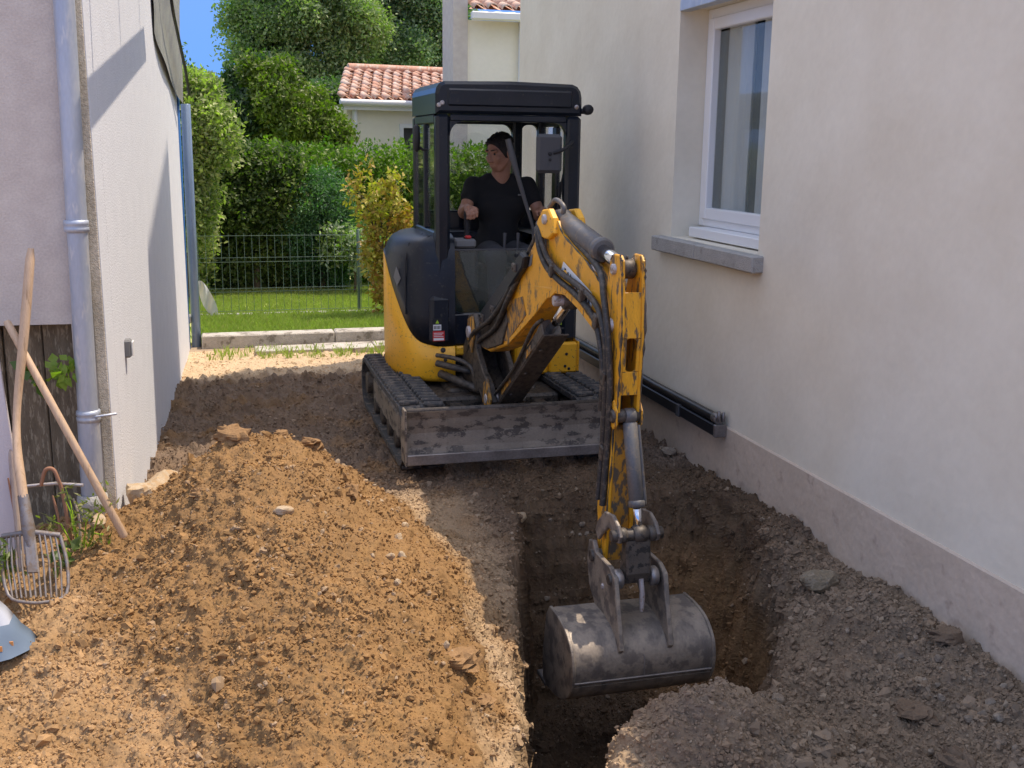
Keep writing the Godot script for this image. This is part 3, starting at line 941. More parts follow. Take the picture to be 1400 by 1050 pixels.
func garden_houses() -> void:
	# low house with a tiled roof, turned a little
	var h := thing("garden_house", "low cream house with a tiled roof behind the hedge", "house", Vector3(4, 0, -20))
	var ea := Vector3(4.2, 0, -.75)
	var e0 := Vector3(2.10, 2.80, -19.0)
	var up := Vector3(.42, .62, -2.45)
	var st := nst()
	var b := Basis(ea.normalized(), Vector3.UP, ea.normalized().cross(Vector3.UP))
	var xf := Transform3D(b, Vector3(2.22, 0, -19.22))
	holed_wall(st, xf, 0.0, 4.1, 0.0, 2.72, .98, 2.0, 1.0, 2.36, .25)
	box(st, xf * Vector3(.125, 1.36, -2.5), Vector3(.25, 2.72, 4.4), 0.0, b)
	box(st, xf * Vector3(3.97, 1.36, -2.5), Vector3(.25, 2.72, 4.4), 0.0, b)
	part("wall", st, K.wall_far, h)
	st = nst()
	box(st, xf * Vector3(1.49, 1.68, -.10), Vector3(1.02, 1.36, .05), 0.0, b)
	var w := part("window", st, K.grey_plastic, h)
	st = nst()
	for r in [[.95, 1.02, .96, 2.42], [1.96, 2.03, .96, 2.42], [1.02, 1.96, 2.35, 2.42], [1.02, 1.96, .96, 1.03], [1.46, 1.52, 1.03, 2.35]]:
		box(st, xf * Vector3((r[0] + r[1]) * .5, (r[2] + r[3]) * .5, .0), Vector3(r[1] - r[0], r[3] - r[2], .09), 0.0, b)
	part("frame", st, K.pvc, w)
	st = nst()
	quad(st, e0, e0 + ea, e0 + ea + up, e0 + up)
	var up2 := Vector3(up.x, -up.y, up.z)
	quad(st, e0 + up, e0 + up + ea, e0 + up + ea + up2, e0 + up + up2)
	var roof := part("roof", st, K.tile, h)
	tile_roof(roof, e0, ea, up, 22, 8, K.tile)
	st = nst()
	tube(st, [e0 + up + Vector3(0, .05, 0) , e0 + up + ea + Vector3(0, .05, 0)], .10, 10)
	part("ridge_tiles", st, K.tile, roof)
	st = nst()
	tube(st, [e0 + Vector3(-.02, -.045, .05), e0 + ea + Vector3(0, -.045, .05)], .055, 10)
	box(st, e0 + ea * .5 + Vector3(.02, -.09, -.03), Vector3(ea.length(), .15, .03), 0.0, b)
	part("gutter", st, K.pvc, h)
	st = nst()
	tube(st, [xf * Vector3(.12, 2.75, .08), xf * Vector3(.12, .0, .08)], .045, 10)
	part("downpipe", st, K.pvc, h)
	# taller wing
	var g := thing("garden_wing", "taller cream house wing with a tiled eave and chimney stack above the digger's cab", "house", Vector3(5, 0, -17.5))
	st = nst()
	bmm(st, Vector3(3.98, 0, -18.42), Vector3(9, 4.02, -17.6))
	bmm(st, Vector3(5.6, 0, -22), Vector3(9, 4.0, -18.42))
	part("wall", st, K.wall_far, g)
	st = nst()
	bmm(st, Vector3(3.74, 0, -18.4), Vector3(3.978, 5.4, -17.55))
	part("chimney", st, K.wall_left_front, g)
	var f0 := Vector3(3.95, 4.16, -17.35)
	st = nst()
	quad(st, f0, f0 + Vector3(5.2, 0, 0), f0 + Vector3(5.2, .75, -2.8), f0 + Vector3(1.2, .75, -2.8))
	roof = part("roof", st, K.tile, g)
	tile_roof(roof, f0 + Vector3(.05, 0, 0), Vector3(4.6, 0, 0), Vector3(0, .75, -2.8), 20, 8, K.tile_pale)
	st = nst()
	bmm(st, Vector3(3.99, 4.0, -17.42), Vector3(9, 4.13, -17.30), .02)
	part("gutter", st, K.pvc, g)
	st = nst()
	tube(st, [Vector3(4.86, 4.05, -17.52), Vector3(4.86, 0, -17.52)], .045, 8)
	part("downpipe", st, K.pvc, g)

# ------------------------------------------------------------------ garden
func leaf_mesh(n: int, size: float, wide: float, spread: float, sd: int) -> ArrayMesh:
	var r := RandomNumberGenerator.new()
	r.seed = sd
	var st := nst(-1)
	for i in n:
		var b := Basis(Quaternion(Vector3(r.randf() - .5, r.randf() - .5, r.randf() - .5).normalized(), r.randf() * TAU))
		var c := Vector3(r.randf_range(-1, 1), r.randf_range(-1, 1), r.randf_range(-1, 1)) * spread
		var l := size * r.randf_range(.75, 1.2)
		var w := l * wide * .5
		var p := func(x, y, z): return c + b * Vector3(x, y, z)
		var a0 = p.call(0, 0, 0); var t = p.call(0, -.10 * l, l); var m = p.call(0, 0, l * .5); var lf = p.call(-w, .18 * w, l * .45); var rt = p.call(w, .18 * w, l * .45)
		tri(st, a0, m, lf); tri(st, m, t, lf); tri(st, a0, rt, m); tri(st, m, rt, t)
	st.generate_normals()
	return st.commit()

# clusters of leaves over a set of blobs [centre, radii]; colours linear, picked between ca and cb
func foliage(parent: Node3D, called: String, blobs: Array, n: int, mesh: Mesh, ca: Color, cb: Color, lumpy := .35, sc := 1.0) -> void:
	var xf := []
	var cols := []
	var wts := []
	var tot := 0.0
	for b in blobs:
		tot += pow(b[1].x * b[1].y * b[1].z, .67)
		wts.append(tot)
	var nz := noise(rng.randi() % 10000, 1.6, 3)
	while xf.size() < n:
		var q := rng.randf() * tot
		var k := 0
		while wts[k] < q: k += 1
		var d := Vector3(rng.randfn(), rng.randfn(), rng.randfn()).normalized()
		var rad := pow(rng.randf(), .30)
		var p: Vector3 = blobs[k][0] + d * blobs[k][1] * rad * (1.0 + lumpy * nz.get_noise_3dv(blobs[k][0] + d * 1.3))
		if rad > .55 and nz.get_noise_3dv(p * 2.3) < -.22: continue
		if p.y < .02: continue
		xf.append(Transform3D(rbasis(Vector3.ONE * sc * rng.randf_range(.75, 1.25)), p))
		cols.append(ca.lerp(cb, clampf(rng.randf() * .75 + .5 * nz.get_noise_3dv(p * .9), 0, 1)))
	multi(called, mesh, xf, cols, K.leaf, parent)

func trunk(parent: Node3D, p0: Vector3, h: float, r: float, limbs: Array) -> void:
	var st := nst()
	tube(st, curve([p0 - Vector3(0, .2, 0), p0 + Vector3(.04, h * .4, .03), p0 + Vector3(-.03, h, 0)], 5), [r * 1.2, r * 1.1, r, r, r * .95, r * .9, r * .85, r * .8, r * .75, r * .65, r * .5], 10)
	for l in limbs:
		var a := p0 + Vector3(0, h * .75, 0)
		tube(st, curve([a, a.lerp(l, .5) + Vector3(0, .15, 0), l], 4), [r * .5, r * .45, r * .42, r * .36, r * .3, r * .25, r * .2, r * .15, r * .08], 7)
	part("trunk", st, K.bark, parent)

func tree(called: String, label: String, cat: String, p0: Vector3, h: float, r: float, blobs: Array, n: int, mesh: Mesh, ca: Color, cb: Color, sc := 1.0, group := "") -> void:
	var t := thing(called, label, cat, p0, group)
	var limbs := []
	for b in blobs: limbs.append(b[0])
	trunk(t, p0, h, r, limbs)
	if group != "":
		# clumps of twigs spread over the limbs, with gaps between them
		var clumps := []
		for b in blobs:
			clumps.append([b[0], b[1] * .62])
			for i in 11:
				var d := Vector3(rng.randfn(), rng.randfn() * .9 + .15, rng.randfn()).normalized()
				clumps.append([b[0] + d * b[1] * rng.randf_range(.62, 1.02), b[1] * rng.randf_range(.20, .38)])
		blobs = clumps
	foliage(t, "crown", blobs, n, mesh, ca, cb, .5, sc)

func grass_tufts(called: String, label: String, x0: float, x1: float, z0: float, z1: float, y: float, n: int, h: float) -> void:
	var st := nst(-1)
	var r := RandomNumberGenerator.new()
	r.seed = 77
	for i in 5:
		var a := r.randf() * TAU
		var o := Vector3(cos(a), 0, sin(a)) * .02
		var lean := Vector3(r.randf() - .5, 0, r.randf() - .5) * .9
		var s := Vector3(cos(a + 1.3), 0, sin(a + 1.3)) * .005
		tri(st, o - s, o + s, o + lean * h * .5 + Vector3(0, h * .7, 0))
		tri(st, o + s, o + lean * h + Vector3(0, h * .95, 0), o + lean * h * .5 + Vector3(0, h * .7, 0))
	st.generate_normals()
	var xf := []
	var cols := []
	for i in n:
		xf.append(Transform3D(Basis(Vector3.UP, rng.randf() * TAU).scaled(Vector3.ONE * rng.randf_range(.6, 1.3)), Vector3(rng.randf_range(x0, x1), y, rng.randf_range(z0, z1))))
		cols.append(Color(.36, .40, .10).lerp(Color(.58, .58, .22), rng.randf()))
	var o := multi(called, st.commit(), xf, cols, K.leaf)
	tag(o, label, "grass", "", "stuff")

func garden() -> void:
	var st := nst()
	var lawnm := mat(Color.WHITE, .95, 0, wear(512, 501, Color(.34, .38, .10), Color(.50, .52, .18), .5), Vector3.ONE * .7, K.fine, 1.0)
	bmm(st, Vector3(-14, -.2, -60), Vector3(14, .045, -13.06))
	struct("lawn", st, lawnm, "sunlit mown lawn behind the wire fence")
	st = nst()
	bmm(st, Vector3(-8, -.2, -12.9), Vector3(9, .03, -11.42))
	struct("grass_verge", st, lawnm, "strip of grass between the two low kerbs")
	st = nst()
	for i in 9:
		var zc := -11.0
		bmm(st, Vector3(.30 + i * .6, -.2, zc - .16 - .01 * (i % 2)), Vector3(.893 + i * .6, .022 + .006 * (i % 3), zc + .14 + .03 * sin(i * 2.3)), .006)
	struct("pavement", st, K.concrete, "narrow pale concrete strip at the foot of the kerb")
	var kb := thing("garden_kerb", "low grey concrete kerb at the end of the dug passage", "kerb", Vector3(1, 0, -11.3))
	for i in 6:
		st = nst()
		bmm(st, Vector3(-.22 + i * 1.35, -.2, -11.40), Vector3(1.122 + i * 1.35, .135 + .004 * (i % 2), -11.20), .012)
		part("kerb_stone", st, K.concrete, kb)
	var kc := thing("fence_footing", "dark low concrete footing under the wire fence", "footing", Vector3(1, 0, -13))
	for i in 4:
		st = nst()
		bmm(st, Vector3(-.9 + i * 1.9, -.2, -13.05), Vector3(.995 + i * 1.9, .085, -12.905), .01)
		part("footing_block", st, K.stone, kc)
	grass_tufts("lawn_grass", "short sunlit grass of the lawn behind the fence", -1.6, 3.6, -15.6, -13.05, .04, 16000, .055)
	grass_tufts("verge_grass", "rough grass growing between the kerb and the fence footing", -.3, 3.0, -12.9, -11.42, .025, 6000, .10)
	grass_tufts("weed_tufts", "thin dry weeds along the edge of the dug soil", -.2, 1.7, -11.0, -10.5, .0, 160, .07)
	# fence
	var f := thing("wire_fence", "green welded wire mesh fence across the end of the passage", "fence", Vector3(1, 0, -13))
	for i in 3:
		st = nst()
		var x0 := -.42 + i * 2.05
		var nx := 23
		for k in nx + 1:
			var xx := x0 + 2.0 * k / nx
			var pts := [Vector3(xx, .10, -12.97), Vector3(xx, .33, -12.97), Vector3(xx, .36, -12.945), Vector3(xx, .39, -12.97), Vector3(xx, .68, -12.97), Vector3(xx, .72, -12.94), Vector3(xx, .76, -12.97), Vector3(xx, 1.03, -12.97)]
			tube(st, pts, .0024, 4, false)
		for y in [.12, .345, .385, .695, .745, 1.0]:
			tube(st, [Vector3(x0, y, -12.965), Vector3(x0 + 2.0, y, -12.965)], .003, 5)
		part("mesh_panel", st, K.fence, f)
		st = nst()
		rod(st, Vector3(x0 - .025, 0.0, -12.99), Vector3(x0 - .025, 1.06, -12.99), .017, 10)
		part("fence_post", st, K.fence, f)
	# post and pole by the corner of the white house
	var p := thing("gate_post", "blue-grey round steel post at the far corner of the white house", "post", Vector3(-.26, 0, -11.36))
	st = nst()
	rod(st, Vector3(-.275, -.1, -11.36), Vector3(-.262, 2.42, -11.36), .047, 16)
	part("tube", st, K.post, p)
	st = nst()
	box(st, Vector3(-.36, .28, -11.33), Vector3(.08, .06, .05), .005)
	part("hinge", st, K.galva, p)
	p = thing("blue_pole", "thin bright blue pole standing close beside the blue-grey post", "pole", Vector3(-.33, 0, -11.22))
	st = nst()
	rod(st, Vector3(-.352, .0, -11.22), Vector3(-.335, 2.55, -11.22), .022, 10)
	part("tube", st, K.bluepaint, p)
	# white scrap
	p = thing("plastic_scrap", "crumpled scrap of white plastic sheet hanging on the fence by the post", "plastic sheet", Vector3(-.2, .4, -12.8))
	st = nst()
	st.set_smooth_group(1)
	var rows := []
	for j in 9:
		var v := j / 8.0
		var row := []
		for i in 5:
			var u := i / 4.0 - .5
			row.append(Vector3(-.24 + .16 * v + u * (.05 + .10 * sin(v * 3.0)) , .50 - .46 * v, -12.84 + .03 * sin(i * 2.1 + j * 1.7)))
		rows.append(row)
	for j in 8:
		for i in 4: quad(st, rows[j + 1][i], rows[j + 1][i + 1], rows[j][i + 1], rows[j][i])
	part("sheet", st, K.white, p)
	# hedge and shrubs
	var lf := leaf_mesh(9, .075, .5, .085, 11)
	var lf_s := leaf_mesh(10, .05, .35, .07, 12)
	var lf_b := leaf_mesh(14, .095, .5, .19, 13)
	var lf_t := leaf_mesh(18, .115, .55, .30, 14)
	var hd := thing("hedge", "tall clipped green hedge across the back of the lawn", "hedge", Vector3(2, 0, -16))
	var blobs := []
	for i in 15:
		var xx := -1.7 + i * .62
		blobs.append([Vector3(xx, 1.52, -16.1 + .06 * sin(i * 1.9)), Vector3(.55, .56, .60)])
		blobs.append([Vector3(xx + .3, .95, -16.1), Vector3(.55, .62, .46)])
		blobs.append([Vector3(xx + .1, .42, -16.05), Vector3(.5, .45, .40)])
	foliage(hd, "hedge_leaves", blobs, 17000, lf, Color(.09, .17, .025), Color(.29, .38, .055), .25)
	st = nst()
	for i in 22:
		var xx := -1.8 + i * .42
		tube(st, [Vector3(xx, -.1, -16.2), Vector3(xx + .05 * sin(i * 3.0), .7, -16.15), Vector3(xx + .15 * sin(i * 1.7), 1.6, -16.1)], [.035, .028, .012], 6)
	part("stems", st, K.bark, hd)
	for a in [
		["silver_shrub", "pale silvery green shrub left of the hedge beside the blue post", "shrub", Vector3(-.42, 0, -14.6), 1.4, .05, [[Vector3(-.10, 2.2, -14.4), Vector3(.40, .45, .4)], [Vector3(-.28, 1.5, -14.4), Vector3(.30, .8, .4)], [Vector3(-.22, 2.65, -14.6), Vector3(.30, .30, .3)], [Vector3(-.36, .7, -14.9), Vector3(.24, .6, .3)]], 2900, lf, Color(0.261, 0.304, 0.108), Color(0.739, 0.729, 0.37), 1.0],
		["hedge_bush", "dark glossy bush bulging from the left half of the hedge", "bush", Vector3(.45, 0, -15.35), 1.0, .05, [[Vector3(.15, 1.25, -15.35), Vector3(.55, .62, .4)], [Vector3(.85, 1.2, -15.4), Vector3(.6, .6, .38)], [Vector3(.5, 1.75, -15.5), Vector3(.7, .3, .4)], [Vector3(.1, .62, -15.5), Vector3(.55, .55, .35)], [Vector3(.85, .62, -15.5), Vector3(.6, .55, .35)]], 6500, lf, Color(0.072, 0.116, 0.034), Color(0.275, 0.326, 0.102), 1.0],
		["blue_green_shrub", "blue-green feathery shrub behind the middle of the fence", "shrub", Vector3(1.35, 0, -15.3), .8, .04, [[Vector3(1.40, 1.18, -15.25), Vector3(.46, .50, .4)], [Vector3(1.12, .80, -15.2), Vector3(.34, .38, .3)], [Vector3(1.66, .8, -15.2), Vector3(.34, .38, .3)], [Vector3(1.4, .42, -15.3), Vector3(.5, .40, .3)]], 4400, lf_s, Color(0.08, 0.176, 0.088), Color(0.24, 0.384, 0.208), 1.0],
		["yellow_shrub", "tall yellow and orange leaved shrub just left of the digger", "shrub", Vector3(1.85, 0, -12.6), .9, .03, [[Vector3(1.66, 1.38, -12.6), Vector3(.07, .40, .09)], [Vector3(1.98, 1.40, -12.55), Vector3(.07, .42, .09)], [Vector3(1.82, 1.25, -12.62), Vector3(.08, .42, .09)], [Vector3(2.10, 1.15, -12.6), Vector3(.08, .30, .09)], [Vector3(1.74, .82, -12.6), Vector3(.13, .32, .13)], [Vector3(1.95, .75, -12.6), Vector3(.14, .35, .13)], [Vector3(1.52, 1.62, -12.6), Vector3(.05, .15, .06)], [Vector3(1.86, .38, -12.6), Vector3(.12, .28, .12)]], 300, lf, Color(.46, .22, .05), Color(.66, .60, .14), 1.0],
		["flowering_shrub", "loose low shrub with pale blooms in front of the hedge by the fence", "shrub", Vector3(1.75, 0, -14.9), .6, .02, [[Vector3(1.62, .72, -14.85), Vector3(.34, .26, .2)], [Vector3(1.95, .6, -14.8), Vector3(.25, .28, .2)]], 300, lf, Color(0.208, 0.286, 0.078), Color(0.75, 0.75, 0.715), 1.0]]:
		tree(a[0], a[1], a[2], a[3], a[4], a[5], a[6], a[7], a[8], a[9], a[10], a[11])
	var g := "trees beyond the hedge"
	tree("bright_tree", "light yellow-green young tree right behind the hedge", "tree", Vector3(1.35, 0, -18.6), 1.8, .08, [[Vector3(1.25, 2.5, -18.6), Vector3(.6, .55, .6)], [Vector3(.95, 3.0, -18.8), Vector3(.4, .5, .4)], [Vector3(1.75, 2.2, -18.5), Vector3(.45, .35, .4)]], 3600, lf_b, Color(0.125, 0.173, 0.029), Color(0.295, 0.347, 0.058), .8, g)
	tree("dark_tree", "dark green round tree behind the silvery shrub", "tree", Vector3(.1, 0, -19.2), 1.8, .1, [[Vector3(.25, 2.45, -19.2), Vector3(.65, .65, .6)], [Vector3(.75, 2.9, -19.5), Vector3(.5, .5, .5)]], 3000, lf_b, Color(0.054, 0.104, 0.038), Color(0.154, 0.22, 0.096), .85, g)
	tree("olive_tree", "small olive green tree low against the sky at the left", "tree", Vector3(-.9, 0, -22.0), 2.2, .1, [[Vector3(-.85, 3.15, -22), Vector3(.6, .6, .6)], [Vector3(-.4, 2.7, -22), Vector3(.7, .6, .7)]], 2600, lf_b, Color(0.144, 0.19, 0.064), Color(0.346, 0.367, 0.144), .85, g)
	tree("big_tree", "biggest tree, rising above the picture's top left of the tiled roofs", "tree", Vector3(1.7, 0, -25.5), 3.0, .2, [[Vector3(1.45, 4.5, -25.5), Vector3(.95, 1.0, 1.0)], [Vector3(2.1, 5.2, -25.5), Vector3(1.2, 1.3, 1.1)], [Vector3(2.9, 4.1, -25.3), Vector3(1.0, 1.0, .9)], [Vector3(1.9, 3.5, -25.2), Vector3(1.3, .8, .9)], [Vector3(1.6, 6.1, -25.6), Vector3(.9, .9, 1.0)]], 8500, lf_t, Color(0.175, 0.254, 0.095), Color(0.514, 0.577, 0.267), .75, g)
	tree("grey_green_tree", "grey-green tall tree between the big tree and the chimney stack", "tree", Vector3(4.4, 0, -27), 3.0, .2, [[Vector3(4.3, 4.6, -27), Vector3(1.3, 1.3, 1.1)], [Vector3(4.0, 5.9, -27), Vector3(1.2, 1.0, 1.0)], [Vector3(5.3, 5.0, -27.3), Vector3(1.0, 1.2, 1.0)], [Vector3(5.6, 3.9, -27.3), Vector3(.9, 1.0, 1.0)]], 8000, lf_t, Color(0.154, 0.248, 0.125), Color(0.462, 0.564, 0.335), .75, g)
	tree("back_tree", "mid green tree filling the gap low behind the tiled roof", "tree", Vector3(2.4, 0, -22.5), 1.6, .12, [[Vector3(2.2, 2.5, -22.5), Vector3(1.1, .8, .8)], [Vector3(3.2, 2.6, -24.5), Vector3(1.6, 1.0, .8)]], 4500, lf_b, Color(0.077, 0.138, 0.056), Color(0.214, 0.289, 0.131), .9, g)

# ------------------------------------------------------------------ the digger
func bxc(z: float) -> float: return 1.77 + .03 * (z + 7.1)

# polygon given as (z, y) in the plane of the boom, xo0..xo1 across it
func bprism(st: SurfaceTool, zy: Array, xo0: float, xo1: float, bev := .004) -> void:
	var pts := []
	for q in zy: pts.append(Vector3(xo0, q[1], q[0]))
	var t := nst()
	prism(t, pts, Vector3(xo1 - xo0, 0, 0), bev)
	var m := t.commit_to_arrays()
	var v: PackedVector3Array = m[Mesh.ARRAY_VERTEX]
	st.set_smooth_group(-1)
	for p in v:
		st.add_vertex(Vector3(p.x * bslim(p.y, p.z) + bxc(p.z), p.y, p.z))

func bp(xo: float, y: float, z: float) -> Vector3: return Vector3(bxc(z) + xo * bslim(y, z), y, z)
# the arm is narrower than the boom
func bslim(y: float, z: float) -> float: return lerpf(1.0, .80, smoothstep(-5.6, -4.9, z) * smoothstep(.30, .62, y))

func track(e: Node3D, x0: float, label: String) -> void:
	var zf := -6.66; var zr := -8.28; var yc := .222; var r := .20; var w := .30
	var path := []
	for i in 13:
		var a := -PI / 2 + PI * i / 12
		path.append([Vector3(0, yc + sin(a) * r, zf + cos(a) * r), Vector3(0, sin(a), cos(a))])
	for i in range(1, 8): path.append([Vector3(0, yc + r - .012 * sin(PI * i / 8.0), lerpf(zf, zr, i / 8.0)), Vector3(0, 1, 0)])
	for i in 13:
		var a := PI / 2 + PI * i / 12
		path.append([Vector3(0, yc + sin(a) * r, zr + cos(a) * r), Vector3(0, sin(a), cos(a))])
	for i in range(1, 8): path.append([Vector3(0, yc - r, lerpf(zr, zf, i / 8.0)), Vector3(0, -1, 0)])
	var st := nst()
	var n := path.size()
	var xa := Vector3(x0, 0, 0); var xb := Vector3(x0 + w, 0, 0)
	for i in n:
		var p: Array = path[i]; var q: Array = path[(i + 1) % n]
		var pi_: Vector3 = p[0] - p[1] * .034; var qi: Vector3 = q[0] - q[1] * .034
		st.set_smooth_group(1)
		quad(st, p[0] + xb, p[0] + xa, q[0] + xa, q[0] + xb)
		quad(st, pi_ + xa, pi_ + xb, qi + xb, qi + xa)
		st.set_smooth_group(2)
		quad(st, p[0] + xa, pi_ + xa, qi + xa, q[0] + xa)
		quad(st, pi_ + xb, p[0] + xb, q[0] + xb, qi + xb)
	var belt := part("track_belt", st, K.rubber, e)
	belt.set_meta("label", label)
	# lugs
	var lm := nst()
	box(lm, Vector3.ZERO, Vector3(.128, .030, .042), .008)
	lm.generate_normals()
	var mesh := lm.commit()
	var total := 0.0
	for i in n: total += (path[(i + 1) % n][0] - path[i][0]).length()
	var cnt := 50
	var step := total / cnt
	for row in 2:
		var s := step * .5 * row
		var i := 0
		var acc := 0.0
		for k in cnt:
			var want := s + k * step
			while true:
				var d: float = (path[(i + 1) % n][0] - path[i][0]).length()
				if acc + d >= want: break
				acc += d
				i = (i + 1) % n
			var a: Array = path[i]; var b: Array = path[(i + 1) % n]
			var f: float = (want - acc) / maxf((b[0] - a[0]).length(), .0001)
			var nn: Vector3 = (a[1].lerp(b[1], f)).normalized()
			var p: Vector3 = a[0].lerp(b[0], f) + nn * .012 + Vector3(x0 + (.074 if row == 0 else w - .074), 0, 0)
			var o := MeshInstance3D.new()
			o.mesh = mesh
			o.material_override = K.rubber
			o.name = "tread_lug"
			belt.add_child(o, true)
			var xdir := Vector3(1, 0, 0).rotated(nn, .10 if row == 0 else -.10)
			o.transform = Transform3D(Basis(xdir, nn, xdir.cross(nn)), p - base_of(belt))
	# wheels and frame
	var side := x0 + .02 if x0 < 1.8 else x0 + w - .02
	st = nst()
	for xx in [x0 + .05, x0 + w - .10]:
		rod(st, Vector3(xx, yc, zf), Vector3(xx + .05, yc, zf), .155, 24, .01)
	rod(st, Vector3(x0 + .02, yc, zf), Vector3(x0 + w - .02, yc, zf), .06, 16, .006)
	part("idler_wheel", st, K.dirty_steel, e)
	st = nst()
	rod(st, Vector3(x0 + .10, yc, zr), Vector3(x0 + w - .10, yc, zr), .135, 24, .01)
	rod(st, Vector3(x0 + .015, yc, zr), Vector3(x0 + w - .015, yc, zr), .085, 20, .01)
	for k in 12:
		var a := TAU * k / 12
		box(st, Vector3(x0 + w * .5, yc + sin(a) * .14, zr + cos(a) * .14), Vector3(.05, .045, .045), .006, Basis(Vector3.RIGHT, -a))
	part("drive_sprocket", st, K.dirty_steel, e)
	st = nst()
	bmm(st, Vector3(x0 + .035, .135, -8.05), Vector3(x0 + w - .035, .315, -6.86), .015)
	bmm(st, Vector3(x0 + .055, .20, -6.87), Vector3(x0 + w - .055, .26, -6.68), .01)
	part("track_frame", st, K.blade, e)
	st = nst()
	for zz in [-7.95, -7.62, -7.29, -6.98]:
		rod(st, Vector3(x0 + .03, .115, zz), Vector3(x0 + w - .03, .115, zz), .066, 16, .01)
	part("track_rollers", st, K.dirty_steel, e)

func hood_loft(e: Node3D) -> void:
	var P := [Vector2(1.585, -7.368), Vector2(1.44, -7.392), Vector2(1.30, -7.48), Vector2(1.215, -7.70), Vector2(1.185, -8.0), Vector2(1.25, -8.35), Vector2(1.5, -8.68), Vector2(1.85, -8.80), Vector2(2.2, -8.72), Vector2(2.45, -8.45), Vector2(2.53, -8.05), Vector2(2.53, -7.5)]
	var yb := [.665, .665, .73, .98, 1.24, 1.28, 1.28, 1.28, 1.26, 1.1, .85, .665]
	var pts := []
	var ybs := []
	for i in P.size() - 1:
		for k in 6:
			var t := k / 6.0
			var p0: Vector2 = P[maxi(i - 1, 0)]; var p1: Vector2 = P[i]; var p2: Vector2 = P[i + 1]; var p3: Vector2 = P[mini(i + 2, P.size() - 1)]
			pts.append(p1.cubic_interpolate(p2, p0, p3, t))
			ybs.append(cubic_interpolate(yb[i], yb[i + 1], yb[maxi(i - 1, 0)], yb[mini(i + 2, P.size() - 1)], t))
	pts.append(P[-1]); ybs.append(yb[-1])
	var c := Vector2(1.9, -8.05)
	var n := pts.size()
	var low := nst(1); var up := nst(1)
	var col := func(i: int, rows: Array) -> Array:
		var out := []
		var tg: Vector2 = (pts[mini(i + 1, n - 1)] - pts[maxi(i - 1, 0)]).normalized()
		var inn := Vector2(-tg.y, tg.x)
		if inn.dot(c - pts[i]) < 0: inn = -inn
		for r in rows: out.append(Vector3(pts[i].x + inn.x * r[1], r[0], pts[i].y + inn.y * r[1]))
		return out
	for i in n - 1:
		var rl := []; var rr := []
		for m in 2:
			var y: float = ybs[i + m]
			var a := [[.395, .035], [.41, .008], [.43, 0.0], [lerpf(.43, y, .5), -.004], [y - .006, 0.0], [y - .006, .012]]
			var b := [[y, .012], [y, .002], [lerpf(y, 1.26, .33), 0.0], [lerpf(y, 1.26, .66), .004], [maxf(1.265, y + .01), .012], [1.335, .03], [1.385, .065], [1.415, .12], [1.425, .20], [1.43, .34]]
			if m == 0: rl = [col.call(i, a), col.call(i, b)]
			else: rr = [col.call(i + 1, a), col.call(i + 1, b)]
		for s in 2:
			var stt: SurfaceTool = [low, up][s]
			for k in rl[s].size() - 1:
				quad(stt, rl[s][k], rl[s][k + 1], rr[s][k + 1], rr[s][k])
	part("counterweight", low, K.yellow, e)
	var hd := part("engine_hood", up, K.hood, e)
	var st := nst()
	bmm(st, Vector3(1.5, 1.36, -8.5), Vector3(2.3, 1.42, -7.95), .02)
	part("hood_top", st, K.hood, e)
	st = nst()      # panel seam and vent slots on the yellow cover
	for k in 3:
		box(st, Vector3(1.197, .93 - .10 * k, -8.06 + .02 * k), Vector3(.012, .018, .16 - .02 * k), .004)
	part("vent_slots", st, K.black_dull, e)
	st = nst()
	box(st, Vector3(1.247, .585, -7.665), Vector3(.010, .045, .13), .002, Basis(Vector3.UP, .34))
	part("plaque", st, K.dirty_steel, e)
	st = nst()
	var cc := Vector3(1.226, 1.13, -7.66)
	var bb := Basis(Vector3.UP, .36)
	prism(st, [cc + bb * Vector3(-.004, -.07, .0), cc + bb * Vector3(-.004, -.01, .05), cc + bb * Vector3(-.004, .07, -.01), cc + bb * Vector3(-.004, -.01, -.05)], bb * Vector3(-.003, 0, 0))
	part("decal", st, K.console, e)
	# seam strip on the hood
	st = nst()
	tube(st, [Vector3(1.262, .87, -7.545), Vector3(1.262, 1.25, -7.545), Vector3(1.30, 1.37, -7.60), Vector3(1.42, 1.424, -7.72)], .006, 6)
	part("seam", st, K.black_dull, hd)

func gusset(st: SurfaceTool, c: Vector3, dx: float, dy: float, r: float, t: float) -> void:
	var pts := [c]
	for k in 7:
		var a := PI / 2 * k / 6
		pts.append(c + Vector3(dx * (r - r * sin(a)), dy * (r - r * cos(a)), 0))
	pts.remove_at(0)
	pts.push_front(c)
	prism(st, pts, Vector3(0, 0, t))

